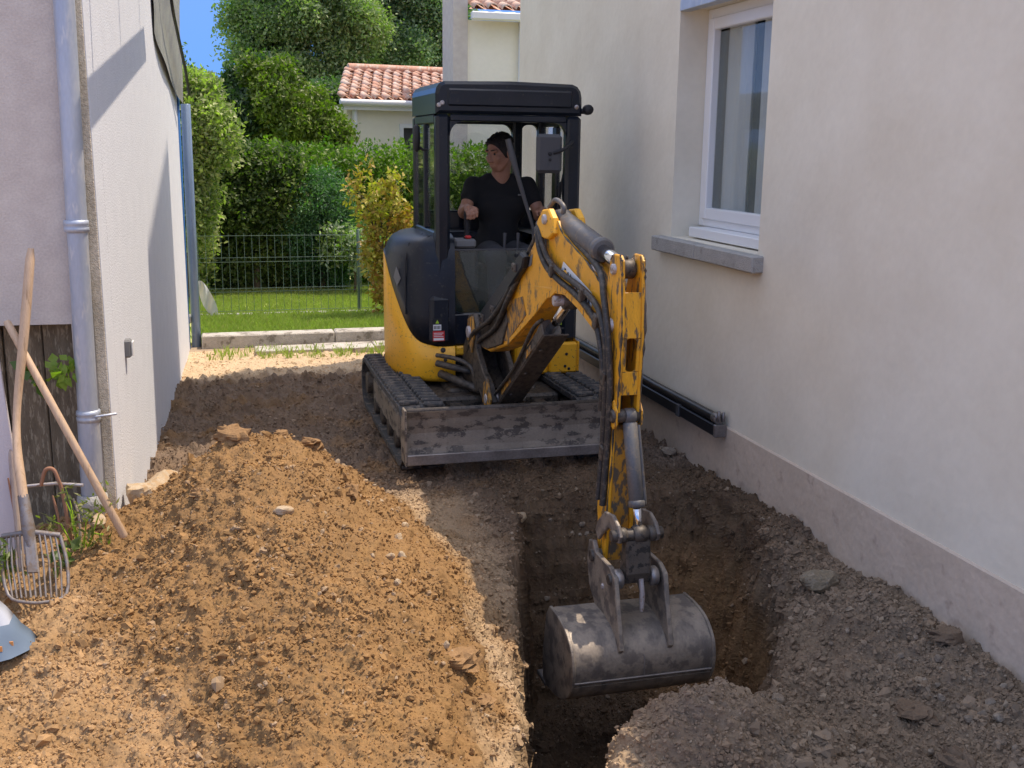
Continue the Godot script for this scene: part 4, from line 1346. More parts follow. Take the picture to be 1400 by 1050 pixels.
func cab(e: Node3D) -> void:
	var F := -7.39
	var R := -8.33
	var st := nst()
	# roof
	var rp := []
	for q in [[1.455, 2.264], [1.455, 2.40], [1.462, 2.435], [1.482, 2.462], [1.515, 2.478], [1.98, 2.488], [2.43, 2.478], [2.468, 2.462], [2.490, 2.432], [2.500, 2.39], [2.502, 2.264]]: rp.append(Vector3(q[0], q[1], R - .01))
	prism(st, rp, Vector3(0, 0, F - R + .012), .022)
	var roof := part("cab_roof", st, K.black, e)
	st = nst()
	bmm(st, Vector3(1.535, 2.315, F - .01), Vector3(2.425, 2.432, F + .014), .012)
	part("roof_panel", st, K.black, roof)
	for p in [Vector3(1.498, 2.335, F), Vector3(2.455, 2.325, F), Vector3(1.475, 2.32, F)]:
		st = nst()
		rod(st, p, p + Vector3(0, 0, .016), .016, 10, .005)
		part("bolt", st, K.galva, roof)
	# pillars and panels
	st = nst()
	bmm(st, Vector3(1.456, .665, F - .10), Vector3(1.556, 2.262, F), .022)
	bmm(st, Vector3(2.388, .665, F - .09), Vector3(2.500, 2.262, F), .022)
	bmm(st, Vector3(1.556, 2.215, F - .07), Vector3(2.388, 2.262, F - .004), .008)
	bmm(st, Vector3(1.558, .660, F - .06), Vector3(2.386, .888, F - .006), .012)
	gusset(st, Vector3(1.554, 2.217, F - .05), 1, -1, .10, .04)
	gusset(st, Vector3(2.39, 2.217, F - .05), -1, -1, .10, .04)
	gusset(st, Vector3(1.554, .886, F - .05), 1, 1, .10, .04)
	gusset(st, Vector3(2.39, .886, F - .05), -1, 1, .10, .04)
	part("front_frame", st, K.black, e)
	st = nst()
	bmm(st, Vector3(1.456, .665, R), Vector3(1.56, 2.262, R + .10), .02)
	bmm(st, Vector3(2.235, 1.45, R), Vector3(2.31, 2.262, R + .08), .015)
	bmm(st, Vector3(2.44, .665, R), Vector3(2.498, 2.262, R + .09), .015)
	bmm(st, Vector3(1.56, 2.215, R), Vector3(2.44, 2.262, R + .06), .008)
	bmm(st, Vector3(1.561, .66, R), Vector3(2.439, 1.56, R + .05), .012)
	gusset(st, Vector3(1.56, 2.216, R + .01), 1, -1, .08, .04); gusset(st, Vector3(2.236, 2.216, R + .01), -1, -1, .08, .04)
	gusset(st, Vector3(2.309, 2.216, R + .01), 1, -1, .05, .04); gusset(st, Vector3(2.441, 2.216, R + .01), -1, -1, .05, .04)
	part("rear_frame", st, K.black, e)
	st = nst()
	bmm(st, Vector3(1.457, .664, R + .1), Vector3(1.492, 1.46, F - .1), .01)
	bmm(st, Vector3(1.458, 2.20, R + .1), Vector3(1.492, 2.262, F - .1), .008)
	bmm(st, Vector3(1.459, 1.46, -7.90), Vector3(1.490, 2.20, -7.85), .006)
	part("left_frame", st, K.black, e)
	st = nst()
	bmm(st, Vector3(2.462, .664, R + .09), Vector3(2.498, 1.05, F - .09), .01)
	bmm(st, Vector3(2.464, 2.20, R + .09), Vector3(2.498, 2.262, F - .09), .008)
	bmm(st, Vector3(2.462, 1.05, -7.97), Vector3(2.497, 2.20, -7.86), .01)
	var door := part("door", st, K.black, e)
	st = nst()
	tube(st, curve([Vector3(2.455, 1.25, -7.60), Vector3(2.42, 1.3, -7.60), Vector3(2.42, 1.75, -7.62), Vector3(2.455, 1.8, -7.62)], 4), .012, 8)
	tube(st, curve([Vector3(2.47, 1.95, -7.56), Vector3(2.43, 1.8, -7.6), Vector3(2.45, 1.5, -7.54), Vector3(2.44, 1.3, -7.56)], 4), .009, 6)
	part("door_handle", st, K.black_dull, door)
	# glass
	for g in [[Vector3(1.472, 1.462, R + .1), Vector3(1.477, 2.198, -7.902)], [Vector3(1.480, 1.462, -7.848), Vector3(1.485, 2.198, F - .102)]]:
		st = nst(); bmm(st, g[0], g[1]); part("window_pane", st, K.glass, e)
	for g in [[Vector3(1.562, 1.562, R + .02), Vector3(2.233, 2.213, R + .026)], [Vector3(2.312, 1.562, R + .02), Vector3(2.438, 2.213, R + .026)]]:
		st = nst(); bmm(st, g[0], g[1]); part("window_pane", st, K.glass, e)
	for g in [[Vector3(2.478, 1.052, -7.858), Vector3(2.483, 2.198, F - .092)], [Vector3(2.478, 1.052, R + .092), Vector3(2.483, 2.198, -7.972)]]:
		st = nst(); bmm(st, g[0], g[1]); part("window_pane", st, K.glass, e)
	st = nst()
	bmm(st, Vector3(1.558, .89, F - .032), Vector3(2.386, 1.33, F - .026))
	var lowp := part("front_pane", st, K.glass, e)
	st = nst()
	bmm(st, Vector3(1.558, 1.331, F - .036), Vector3(2.386, 1.342, F - .022), .002)
	part("pane_edge", st, K.grey_plastic, lowp)
	st = nst()
	for xx in [2.03, 2.16]: bmm(st, Vector3(xx, 1.28, F - .024), Vector3(xx + .03, 1.30, F - .012), .003)
	part("latch", st, K.black_dull, lowp)
	# inside
	st = nst()
	bmm(st, Vector3(1.50, .62, R + .06), Vector3(2.46, .70, F - .07), .01)
	bmm(st, Vector3(1.62, .70, R + .06), Vector3(2.40, 1.10, -7.92), .02)
	part("cab_floor", st, K.black_dull, e)
	st = nst()
	bmm(st, Vector3(1.82, 1.10, -8.16), Vector3(2.26, 1.20, -7.70), .03)
	bmm(st, Vector3(1.83, 1.18, -8.24), Vector3(2.25, 1.72, -8.13), .04)
	part("seat", st, K.seat, e)
	for s in [[1.60, 1.80, 1.72], [2.26, 2.42, 2.30]]:
		st = nst()
		bmm(st, Vector3(s[0], 1.0, -8.12), Vector3(s[1], 1.34, -7.56), .03)
		var con := part("console", st, K.black_dull, e)
		st = nst()
		bmm(st, Vector3(s[0] + .02, 1.335, -7.70), Vector3(s[1] - .02, 1.40, -7.545), .015)
		part("console_top", st, K.console, con)
		st = nst()
		tube(st, [Vector3(s[2], 1.38, -7.60), Vector3(s[2], 1.50, -7.59)], [.028, .016], 10)
		tube(st, [Vector3(s[2], 1.48, -7.59), Vector3(s[2], 1.56, -7.60), Vector3(s[2], 1.605, -7.605)], [.020, .024, .018], 10)
		part("joystick", st, K.black_dull, con)
	st = nst()
	bmm(st, Vector3(1.70, 1.402, -7.60), Vector3(1.745, 1.425, -7.55), .008)
	part("stop_button", st, K.red, e)
	for xx in [1.99, 2.09]:
		st = nst()
		tube(st, [Vector3(xx, .72, -7.58), Vector3(xx, 1.36, -7.56), Vector3(xx + .005, 1.44, -7.57)], [.010, .010, .014], 8)
		bmm(st, Vector3(xx - .045, .74, -7.60), Vector3(xx + .045, .77, -7.46), .008)
		part("travel_lever", st, K.grey_plastic, e)
	# mirror, small mirror, lamp bracket, wiper
	st = nst()
	box(st, Vector3(2.225, 2.005, -7.27), Vector3(.185, .265, .05), .022)
	var mir := part("mirror", st, K.grey_plastic, e)
	st = nst()
	tube(st, curve([Vector3(2.25, 2.01, -7.25), Vector3(2.31, 2.03, -7.24), Vector3(2.36, 2.05, -7.29), Vector3(2.43, 2.09, -7.385)], 4), .013, 8)
	rod(st, Vector3(2.225, 2.005, -7.247), Vector3(2.225, 2.005, -7.235), .014, 8, .003)
	rod(st, Vector3(2.225, 1.965, -7.247), Vector3(2.225, 1.965, -7.235), .010, 8, .003)
	part("mirror_arm", st, K.black_dull, mir)
	st = nst()
	lathe(st, [Vector2(.0, -.10), Vector2(.05, -.08), Vector2(.06, 0), Vector2(.05, .08), Vector2(0, .10)], Transform3D(Basis().scaled(Vector3(.45, 1, .9)), Vector3(1.385, 2.10, -7.75)), 14)
	tube(st, [Vector3(1.39, 2.05, -7.75), Vector3(1.43, 2.02, -7.74), Vector3(1.46, 2.02, -7.74)], .01, 6)
	part("small_mirror", st, K.black_dull, e)
	st = nst()
	tube(st, [Vector3(2.50, 2.30, -7.45), Vector3(2.545, 2.30, -7.44)], .02, 8)
	lathe(st, [Vector2(.0, -.04), Vector2(.03, -.04), Vector2(.036, -.02), Vector2(.036, .02), Vector2(.03, .04), Vector2(0, .04)], Transform3D(Basis(Vector3.RIGHT, PI / 2), Vector3(2.555, 2.31, -7.43)), 12)
	part("lamp_bracket", st, K.black_dull, e)
	st = nst()
	tube(st, [Vector3(1.955, 2.10, -7.365), Vector3(1.985, 1.98, -7.35), Vector3(2.03, 1.83, -7.345), Vector3(2.14, 1.50, -7.35), Vector3(2.15, 1.42, -7.36)], [.020, .024, .017, .011, .011], 10)
	part("wiper_arm", st, K.grey_plastic, e)
	# stepped panel at the lower left with its two stickers
	st = nst()
	bmm(st, Vector3(1.405, .672, -7.45), Vector3(1.565, 1.02, -7.368), .03)
	var pan := part("lower_panel", st, K.hood, e)
	st = nst()
	bmm(st, Vector3(1.423, .775, -7.3675), Vector3(1.487, .862, -7.366))
	part("safety_sticker", st, K.black_dull, pan)
	st = nst()
	bmm(st, Vector3(1.426, .778, -7.3658), Vector3(1.484, .818, -7.3650))
	bmm(st, Vector3(1.429, .705, -7.3658), Vector3(1.503, .722, -7.3650))
	part("sticker_white", st, K.white, pan)
	st = nst()
	bmm(st, Vector3(1.424, .700, -7.3675), Vector3(1.508, .772, -7.366))
	part("sticker_red", st, K.red, pan)
	st = nst()
	for i in 3: bmm(st, Vector3(1.430, .755 - .012 * i, -7.3658), Vector3(1.500 - .01 * (i % 2), .759 - .012 * i, -7.3652))
	part("sticker_lines", st, K.white, pan)
	st = nst()
	for i in 5: bmm(st, Vector3(1.431 + .010 * i, .786, -7.3648), Vector3(1.437 + .010 * i, .810, -7.3644))
	part("sticker_code", st, K.black_dull, pan)
	st = nst()
	prism(st, [Vector3(1.443, .826, -7.3658), Vector3(1.469, .826, -7.3658), Vector3(1.456, .852, -7.3658)], Vector3(0, 0, .0008))
	part("sticker_triangle", st, K.green, pan)
	# small stickers and marks on the right half of the front
	st = nst()
	bmm(st, Vector3(2.225, .705, F - .0055), Vector3(2.255, .755, F - .0045))
	part("sticker", st, K.white, e)
	st = nst()
	for i in 8: bmm(st, Vector3(2.28 + .017 * i, .752, F - .0055), Vector3(2.292 + .017 * i, .766, F - .0045))
	part("sticker_print", st, K.grey_plastic, e)
	st = nst()
	bmm(st, Vector3(2.345, .785, F - .0055), Vector3(2.385, .800, F - .0045))
	part("sticker", st, K.green, e)

func upper_base(e: Node3D) -> void:
	var st := nst()
	bmm(st, Vector3(1.36, .17, -8.05), Vector3(2.28, .36, -7.05), .02)
	bmm(st, Vector3(1.5, .30, -7.9), Vector3(2.15, .385, -7.2), .02)
	part("car_body", st, K.dirty_steel, e)
	st = nst()
	rod(st, Vector3(1.84, .37, -7.72), Vector3(1.84, .43, -7.72), .40, 32, .01)
	part("slew_ring", st, K.dirty_steel, e)
	st = nst()
	bmm(st, Vector3(1.30, .43, -8.6), Vector3(2.50, .49, -7.62), .01)
	bmm(st, Vector3(1.60, .44, -7.60), Vector3(2.0, .60, -7.46), .01)
	part("deck", st, K.black_dull, e)
	st = nst()
	bmm(st, Vector3(1.589, .588, -7.47), Vector3(1.86, .655, -7.375), .012)
	bmm(st, Vector3(1.562, .40, -7.62), Vector3(1.590, .584, -7.372), .008)
	part("front_strip", st, K.yellow, e)
	for s in [[2.03, 2.283], [2.289, 2.508]]:
		st = nst()
		bmm(st, Vector3(s[0], .425, -7.52), Vector3(s[1], .655, -7.372), .016)
		var fp := part("front_cover", st, K.yellow, e)
		if s[0] > 2.1:
			for q in [[2.42, .57], [2.41, .48], [2.44, .46]]:
				st = nst()
				rod(st, Vector3(q[0], q[1], -7.374), Vector3(q[0], q[1], -7.364), .011, 8, .003)
				part("bolt", st, K.black_dull, fp)
		else:
			st = nst()
			for i in 4: bmm(st, Vector3(2.14 + .024 * i, .545 + .004 * (i % 2), -7.3715), Vector3(2.158 + .024 * i, .60, -7.3705))
			part("sticker", st, K.console, fp)
			st = nst()
			bmm(st, Vector3(2.145, .475, -7.3715), Vector3(2.235, .51, -7.3705))
			part("plate", st, K.hood, fp)
	st = nst()
	bmm(st, Vector3(2.512, .43, -8.3), Vector3(2.53, .655, -7.40), .006)
	part("side_cover", st, K.yellow, e)
	st = nst()
	rod(st, Vector3(1.50, .632, -7.40), Vector3(1.50, .632, -7.372), .02, 10, .004)
	rod(st, Vector3(1.515, .56, -7.405), Vector3(1.515, .56, -7.366), .014, 10, .004)
	part("hook", st, K.dirty_steel, e)

func blade(e: Node3D) -> void:
	var x0 := 1.055; var x1 := 2.50
	var st := nst()
	var prof := [Vector3(x0, .455, -6.318), Vector3(x0, .40, -6.342), Vector3(x0, .31, -6.358), Vector3(x0, .22, -6.345), Vector3(x0, .15, -6.315), Vector3(x0, .15, -6.35), Vector3(x0, .22, -6.38), Vector3(x0, .31, -6.395), Vector3(x0, .40, -6.38), Vector3(x0, .455, -6.36)]
	prism(st, prof, Vector3(x1 - x0, 0, 0), .003)
	var b := part("blade", st, K.blade, e)
	st = nst()
	bmm(st, Vector3(x0 - .002, .118, -6.322), Vector3(x1 + .002, .186, -6.298), .005)
	part("cutting_edge", st, K.edge_steel, b)
	st = nst()
	rod(st, Vector3(x0, .457, -6.338), Vector3(x1, .457, -6.338), .018, 10, .003)
	part("top_rail", st, K.dirty_steel, b)
	for xx in [x0 - .014, x1]:
		st = nst()
		prism(st, [Vector3(xx, .47, -6.30), Vector3(xx, .12, -6.285), Vector3(xx, .12, -6.44), Vector3(xx, .30, -6.46), Vector3(xx, .47, -6.40)], Vector3(.014, 0, 0), .003)
		part("end_plate", st, K.blade, b)
	for xx in [1.52, 2.10]:
		st = nst()
		box(st, Vector3(xx, .27, -6.91), Vector3(.10, .12, .95), .012, Basis(Vector3.RIGHT, -.03))
		part("blade_arm", st, K.dirty_steel, b)
	st = nst()
	rod(st, Vector3(1.82, .33, -6.47), Vector3(1.82, .40, -7.1), .045, 14)
	part("blade_cylinder", st, K.cylinder, b)

func boom(e: Node3D) -> void:
	var st := nst()
	# swing bracket
	bprism(st, [[-7.42, .40], [-7.42, .62], [-7.30, .74], [-7.24, .90], [-7.12, .93], [-7.04, .84], [-7.02, .70], [-6.86, .58], [-6.70, .52], [-6.62, .42], [-6.66, .34], [-6.78, .34], [-6.95, .42], [-7.2, .36]], -.115, -.075, .006)
	bprism(st, [[-7.42, .40], [-7.42, .62], [-7.30, .74], [-7.24, .90], [-7.12, .93], [-7.04, .84], [-7.02, .70], [-6.86, .58], [-6.70, .52], [-6.62, .42], [-6.66, .34], [-6.78, .34], [-6.95, .42], [-7.2, .36]], .075, .115, .006)
	bprism(st, [[-7.46, .36], [-7.46, .60], [-7.25, .70], [-7.12, .55], [-6.9, .45], [-7.2, .33]], -.074, .074, .01)
	rod(st, Vector3(1.76, .30, -7.40), Vector3(1.76, .68, -7.40), .085, 18, .01)
	var br := part("swing_bracket", st, K.dirty_steel, e)
	st = nst()
	rod(st, bp(-.15, .80, -7.14), bp(.15, .80, -7.14), .042, 16, .006)
	rod(st, bp(-.135, .42, -6.72), bp(.135, .42, -6.72), .036, 16, .006)
	part("pin", st, K.galva, br)
	st = nst()
	bprism(st, [[-7.20, .74], [-7.20, .88], [-7.08, .92], [-7.03, .80], [-7.10, .66]], -.132, -.118, .004)
	bprism(st, [[-6.80, .38], [-6.78, .52], [-6.70, .56], [-6.60, .44], [-6.66, .34]], -.130, -.117, .004)
	part("worn_plate", st, K.yellow_dirty, br)
	st = nst()
	rod(st, Vector3(1.44, .55, -7.33), Vector3(1.66, .51, -7.18), .024, 12)
	rod(st, Vector3(1.47, .47, -7.35), Vector3(1.70, .40, -7.05), .029, 12)
	tube(st, curve([Vector3(1.45, .60, -7.36), Vector3(1.55, .60, -7.22), Vector3(1.64, .56, -7.14), Vector3(1.67, .48, -7.1)], 4), .016, 8)
	part("swing_cylinder", st, K.dirty_steel, e)
	# the boom itself
	var prof := [[-7.22, .76], [-7.17, .85], [-7.05, .90], [-6.62, 1.055], [-6.3, 1.24], [-6.0, 1.46], [-5.82, 1.60], [-5.66, 1.675], [-5.54, 1.665], [-5.45, 1.60], [-5.1, 1.49], [-4.86, 1.38], [-4.70, 1.28], [-4.70, 1.19], [-4.80, 1.15], [-4.92, 1.165], [-5.2, 1.255], [-5.38, 1.30], [-5.52, 1.29], [-5.66, 1.24], [-5.82, 1.15], [-6.1, .985], [-6.4, .84], [-6.85, .71], [-7.12, .70]]
	st = nst()
	bprism(st, prof, -.07, .07, .008)
	var bm := part("boom", st, K.yellow_boom, e)
	for s in [-1.0, 1.0]:
		st = nst()
		bprism(st, [[-7.21, .77], [-7.16, .84], [-7.05, .88], [-6.66, 1.02], [-6.46, 1.07], [-6.40, .98], [-6.52, .82], [-6.85, .73], [-7.12, .71]], s * .078 - .007, s * .078 + .007, .004)
		part("foot_cheek", st, K.dirty_steel, bm)
	st = nst()
	bprism(st, [[-6.62, .82], [-6.50, 1.00], [-6.30, 1.14], [-6.12, 1.18], [-6.05, 1.08], [-6.25, .96], [-6.42, .86]], -.0745, -.0705, .001)
	part("worn_patch", st, K.yellow_dirty, bm)
	st = nst()       # flange welded along the lower edge
	for xo in [[-.082, -.0705], [.0705, .082]]:
		bprism(st, [[-6.4, .868], [-5.9, 1.125], [-5.68, 1.255], [-5.53, 1.312], [-5.38, 1.325], [-5.18, 1.28], [-4.95, 1.19], [-4.95, 1.160], [-5.2, 1.245], [-5.38, 1.288], [-5.52, 1.278], [-5.66, 1.228], [-5.88, 1.10], [-6.4, .835]], xo[0], xo[1], .003)
		bprism(st, [[-5.60, 1.24], [-5.50, 1.39], [-5.38, 1.42], [-5.28, 1.34], [-5.36, 1.296], [-5.5, 1.29]], xo[0] * 1.03, xo[1], .003)
	part("boom_flange", st, K.yellow_worn, bm)
	st = nst()
	for xo in [[-.095, -.055], [.055, .095]]:
		bprism(st, [[-5.86, 1.56], [-5.80, 1.655], [-5.72, 1.715], [-5.62, 1.725], [-5.55, 1.68], [-5.52, 1.60], [-5.62, 1.56]], xo[0], xo[1], .008)
	part("cylinder_ears", st, K.yellow, bm)
	st = nst()
	rod(st, bp(-.11, 1.665, -5.66), bp(.11, 1.665, -5.66), .028, 14, .005)
	rod(st, bp(-.10, 1.225, -4.76), bp(.10, 1.225, -4.76), .036, 14, .005)
	rod(st, bp(-.085, 1.235, -5.53), bp(.085, 1.235, -5.53), .03, 14, .005)
	part("boom_pin", st, K.galva, bm)
	st = nst()       # decals
	bprism(st, [[-5.80, 1.44], [-5.70, 1.47], [-5.70, 1.57], [-5.79, 1.53]], -.0725, -.0712, 0)
	bprism(st, [[-6.05, 1.36], [-5.97, 1.38], [-5.94, 1.45], [-6.03, 1.41]], -.0725, -.0712, 0)
	part("decal", st, K.console, bm)
	st = nst()
	bprism(st, [[-5.46, 1.40], [-5.02, 1.275], [-5.02, 1.345], [-5.42, 1.46]], -.0725, -.0712, 0)
	var dp := part("name_decal", st, K.white, bm)
	var td := nst()
	# decal print: short dark strokes, worn beyond reading
	for i in 9:
		var z := -5.40 + .042 * i
		var y := 1.428 - .285 * (z + 5.44)
		bprism(td, [[z, y - .032], [z + .022, y - .038], [z + .022 - .006 * (i % 3), y + .008], [z, y + .014 - .01 * (i % 2)]], -.0738, -.0728, 0)
	part("decal_print", td, K.hood, dp)
	for s in [-1.0, 1.0]:
		st = nst()
		var ep := []
		var er := []
		for i in range(2, 13):
			for k in 5:
				ep.append(bp(s * .066, lerpf(prof[i][1], prof[i + 1][1], k / 5.0) - .002, lerpf(prof[i][0], prof[i + 1][0], k / 5.0)))
				er.append(maxf(.0012, rng.randf_range(-.004, .008)))
		tube(st, ep, er, 5)
		part("worn_edge", st, K.dirty_steel, bm)
	st = nst()       # black rub bar and clamps on the near side
	bprism(st, [[-6.98, .90], [-6.80, .90], [-6.02, 1.36], [-5.98, 1.43], [-6.06, 1.45], [-6.3, 1.31], [-6.9, .99]], -.115, -.071, .010)
	part("hose_guard", st, K.hood, bm)
	st = nst()
	for q in [[-6.62, 1.03], [-6.15, 1.35], [-6.86, .94]]:
		box(st, bp(-.11, q[1], q[0]), Vector3(.035, .05, .07), .006)
		rod(st, bp(-.135, q[1], q[0]), bp(-.12, q[1], q[0]), .014, 8, .003)
	part("hose_clamp", st, K.dirty_steel, bm)
	# hoses
	var off := 0
	for h in [
		[[-.10, .62, -7.3], [-.13, .80, -7.05], [-.125, .98, -6.6], [-.10, 1.2, -6.3], [-.05, 1.52, -5.98], [-.085, 1.60, -5.84], [-.10, 1.50, -5.74], [-.095, 1.41, -5.62], [-.095, 1.36, -5.42], [-.095, 1.32, -5.2], [-.10, 1.25, -4.96], [-.11, 1.17, -4.84], [-.105, 1.0, -4.78], [-.10, .8, -4.80]],
		[[-.08, .60, -7.3], [-.10, .76, -7.0], [-.10, .92, -6.6], [-.10, 1.16, -6.3], [-.03, 1.54, -5.96], [-.075, 1.63, -5.84], [-.10, 1.54, -5.70], [-.095, 1.45, -5.58], [-.095, 1.40, -5.38], [-.095, 1.365, -5.16], [-.10, 1.31, -4.92], [-.115, 1.22, -4.78], [-.105, 1.05, -4.74], [-.10, .66, -4.76], [-.10, .36, -4.76]],
		[[.0, 1.66, -5.84], [-.03, 1.60, -5.5], [-.045, 1.54, -5.2], [-.06, 1.46, -4.95], [-.105, 1.36, -4.80], [-.112, 1.2, -4.72], [-.10, 1.0, -4.70], [-.096, .85, -4.70], [-.095, .60, -4.72], [-.09, .34, -4.72]],
		[[.03, 1.68, -5.85], [.05, 1.61, -5.5], [.05, 1.55, -5.2], [.055, 1.47, -5.0], [.085, 1.36, -4.86], [.10, 1.2, -4.82]],
		[[-.02, 1.66, -5.84], [-.01, 1.60, -5.48], [-.01, 1.53, -5.2], [-.02, 1.47, -5.02], [-.03, 1.40, -4.90]]]:
		st = nst()
		var pts := []
		for q in h: pts.append(bp(q[0], q[1], q[2]))
		tube(st, curve(pts, 5), .0165 if off < 3 else .012, 8)
		part("hose", st, K.hose if off < 3 else K.yellow_dirty, e)
		off += 1
	st = nst()
	for q in [[-.10, 1.405, -5.5], [-.10, 1.33, -5.08], [-.112, 1.23, -4.86], [-.10, .97, -4.75], [-.098, .6, -4.75]]:
		box(st, bp(q[0] - .006, q[1], q[2]), Vector3(.03, .075, .045), .006, Basis(Vector3.RIGHT, .3))
	part("hose_clamps", st, K.dirty_steel, e)
	# boom cylinder under the boom, with its guard plate
	st = nst()
	var a := bp(.01, .43, -6.72); var b := bp(.01, 1.235, -5.53)
	var d := (b - a).normalized()
	rod(st, a - d * .03, a + d * 1.02, .062, 18, .008)
	rod(st, a + d * 1.0, a + d * 1.06, .068, 18, .008)
	var bc := part("boom_cylinder", st, K.cylinder, e)
	st = nst()
	rod(st, a + d * 1.05, b - d * .06, .030, 14)
	part("piston_rod", st, K.chrome, bc)
	st = nst()
	rod(st, b + Vector3(-.04, 0, 0), b + Vector3(.04, 0, 0), .05, 14, .006)
	part("rod_eye", st, K.dirty_steel, bc)
	st = nst()
	var nrm := Vector3(0, d.z, -d.y)
	if nrm.z < 0: nrm = -nrm
	var bs := Basis(Vector3.RIGHT, d, Vector3.RIGHT.cross(d))
	box(st, a + d * .62 - bs.z * -.072, Vector3(.15, 1.05, .012), .004, bs)
	box(st, a + d * .62 + Vector3(-.073, 0, 0) + bs.z * .035, Vector3(.012, 1.05, .07), .004, bs)
	for t in [.25, .6, .95]: rod(st, a + d * t + Vector3(-.04, 0, 0) + bs.z * .078, a + d * t + Vector3(-.04, 0, 0) + bs.z * .088, .012, 8, .003)
	part("cylinder_guard", st, K.dirty_steel, bc)
	st = nst()
	tube(st, curve([a + d * .02 + Vector3(-.09, 0, 0), a + d * .2 + Vector3(-.098, .0, 0) + bs.z * .02, a + d * .6 + Vector3(-.095, 0, 0) + bs.z * .03, a + d * 1.0 + Vector3(-.09, .03, 0), a + d * 1.1 + Vector3(-.06, .04, 0)], 5), .012, 8)
	part("cylinder_hose", st, K.hose, bc)
	st = nst()
	box(st, a + d * .30 + Vector3(-.082, 0, 0) + bs.z * .035, Vector3(.006, .22, .05), .002, bs)
	box(st, a + d * .85 + Vector3(-.082, 0, 0) + bs.z * .045, Vector3(.006, .12, .04), .002, bs)
	part("paint_remnant", st, K.yellow_dirty, bc)
	# arm cylinder on top
	a = bp(0, 1.665, -5.66); b = bp(0, 1.495, -4.735)
	d = (b - a).normalized()
	st = nst()
	rod(st, a - d * .02, a + d * .60, .056, 20, .008)
	rod(st, a + d * .585, a + d * .635, .063, 20, .008)
	rod(st, a + Vector3(-.045, 0, 0), a + Vector3(.045, 0, 0), .052, 16, .008)
	tube(st, curve([a + d * .08 + Vector3(-.02, .05, 0), a + d * .08 + Vector3(-.02, .09, 0), a + d * -.02 + Vector3(-.03, .10, 0), a + d * -.1 + Vector3(-.04, .04, 0)], 4), .014, 8)
	var ac := part("arm_cylinder", st, K.cylinder, e)
	st = nst()
	rod(st, a + d * .63, b - d * .05, .034, 18)
	part("piston_rod", st, K.chrome, ac)
	st = nst()
	rod(st, b + Vector3(-.036, 0, 0), b + Vector3(.036, 0, 0), .046, 16, .006)
	rod(st, b + Vector3(0, .04, 0), b + Vector3(0, .062, 0), .008, 8, .002)
	part("rod_eye", st, K.dirty_steel, ac)
	st = nst()
	rod(st, bp(-.05, 1.50, -5.25), bp(-.05, 1.45, -4.95), .011, 8, .002)
	part("fitting", st, K.galva, ac)

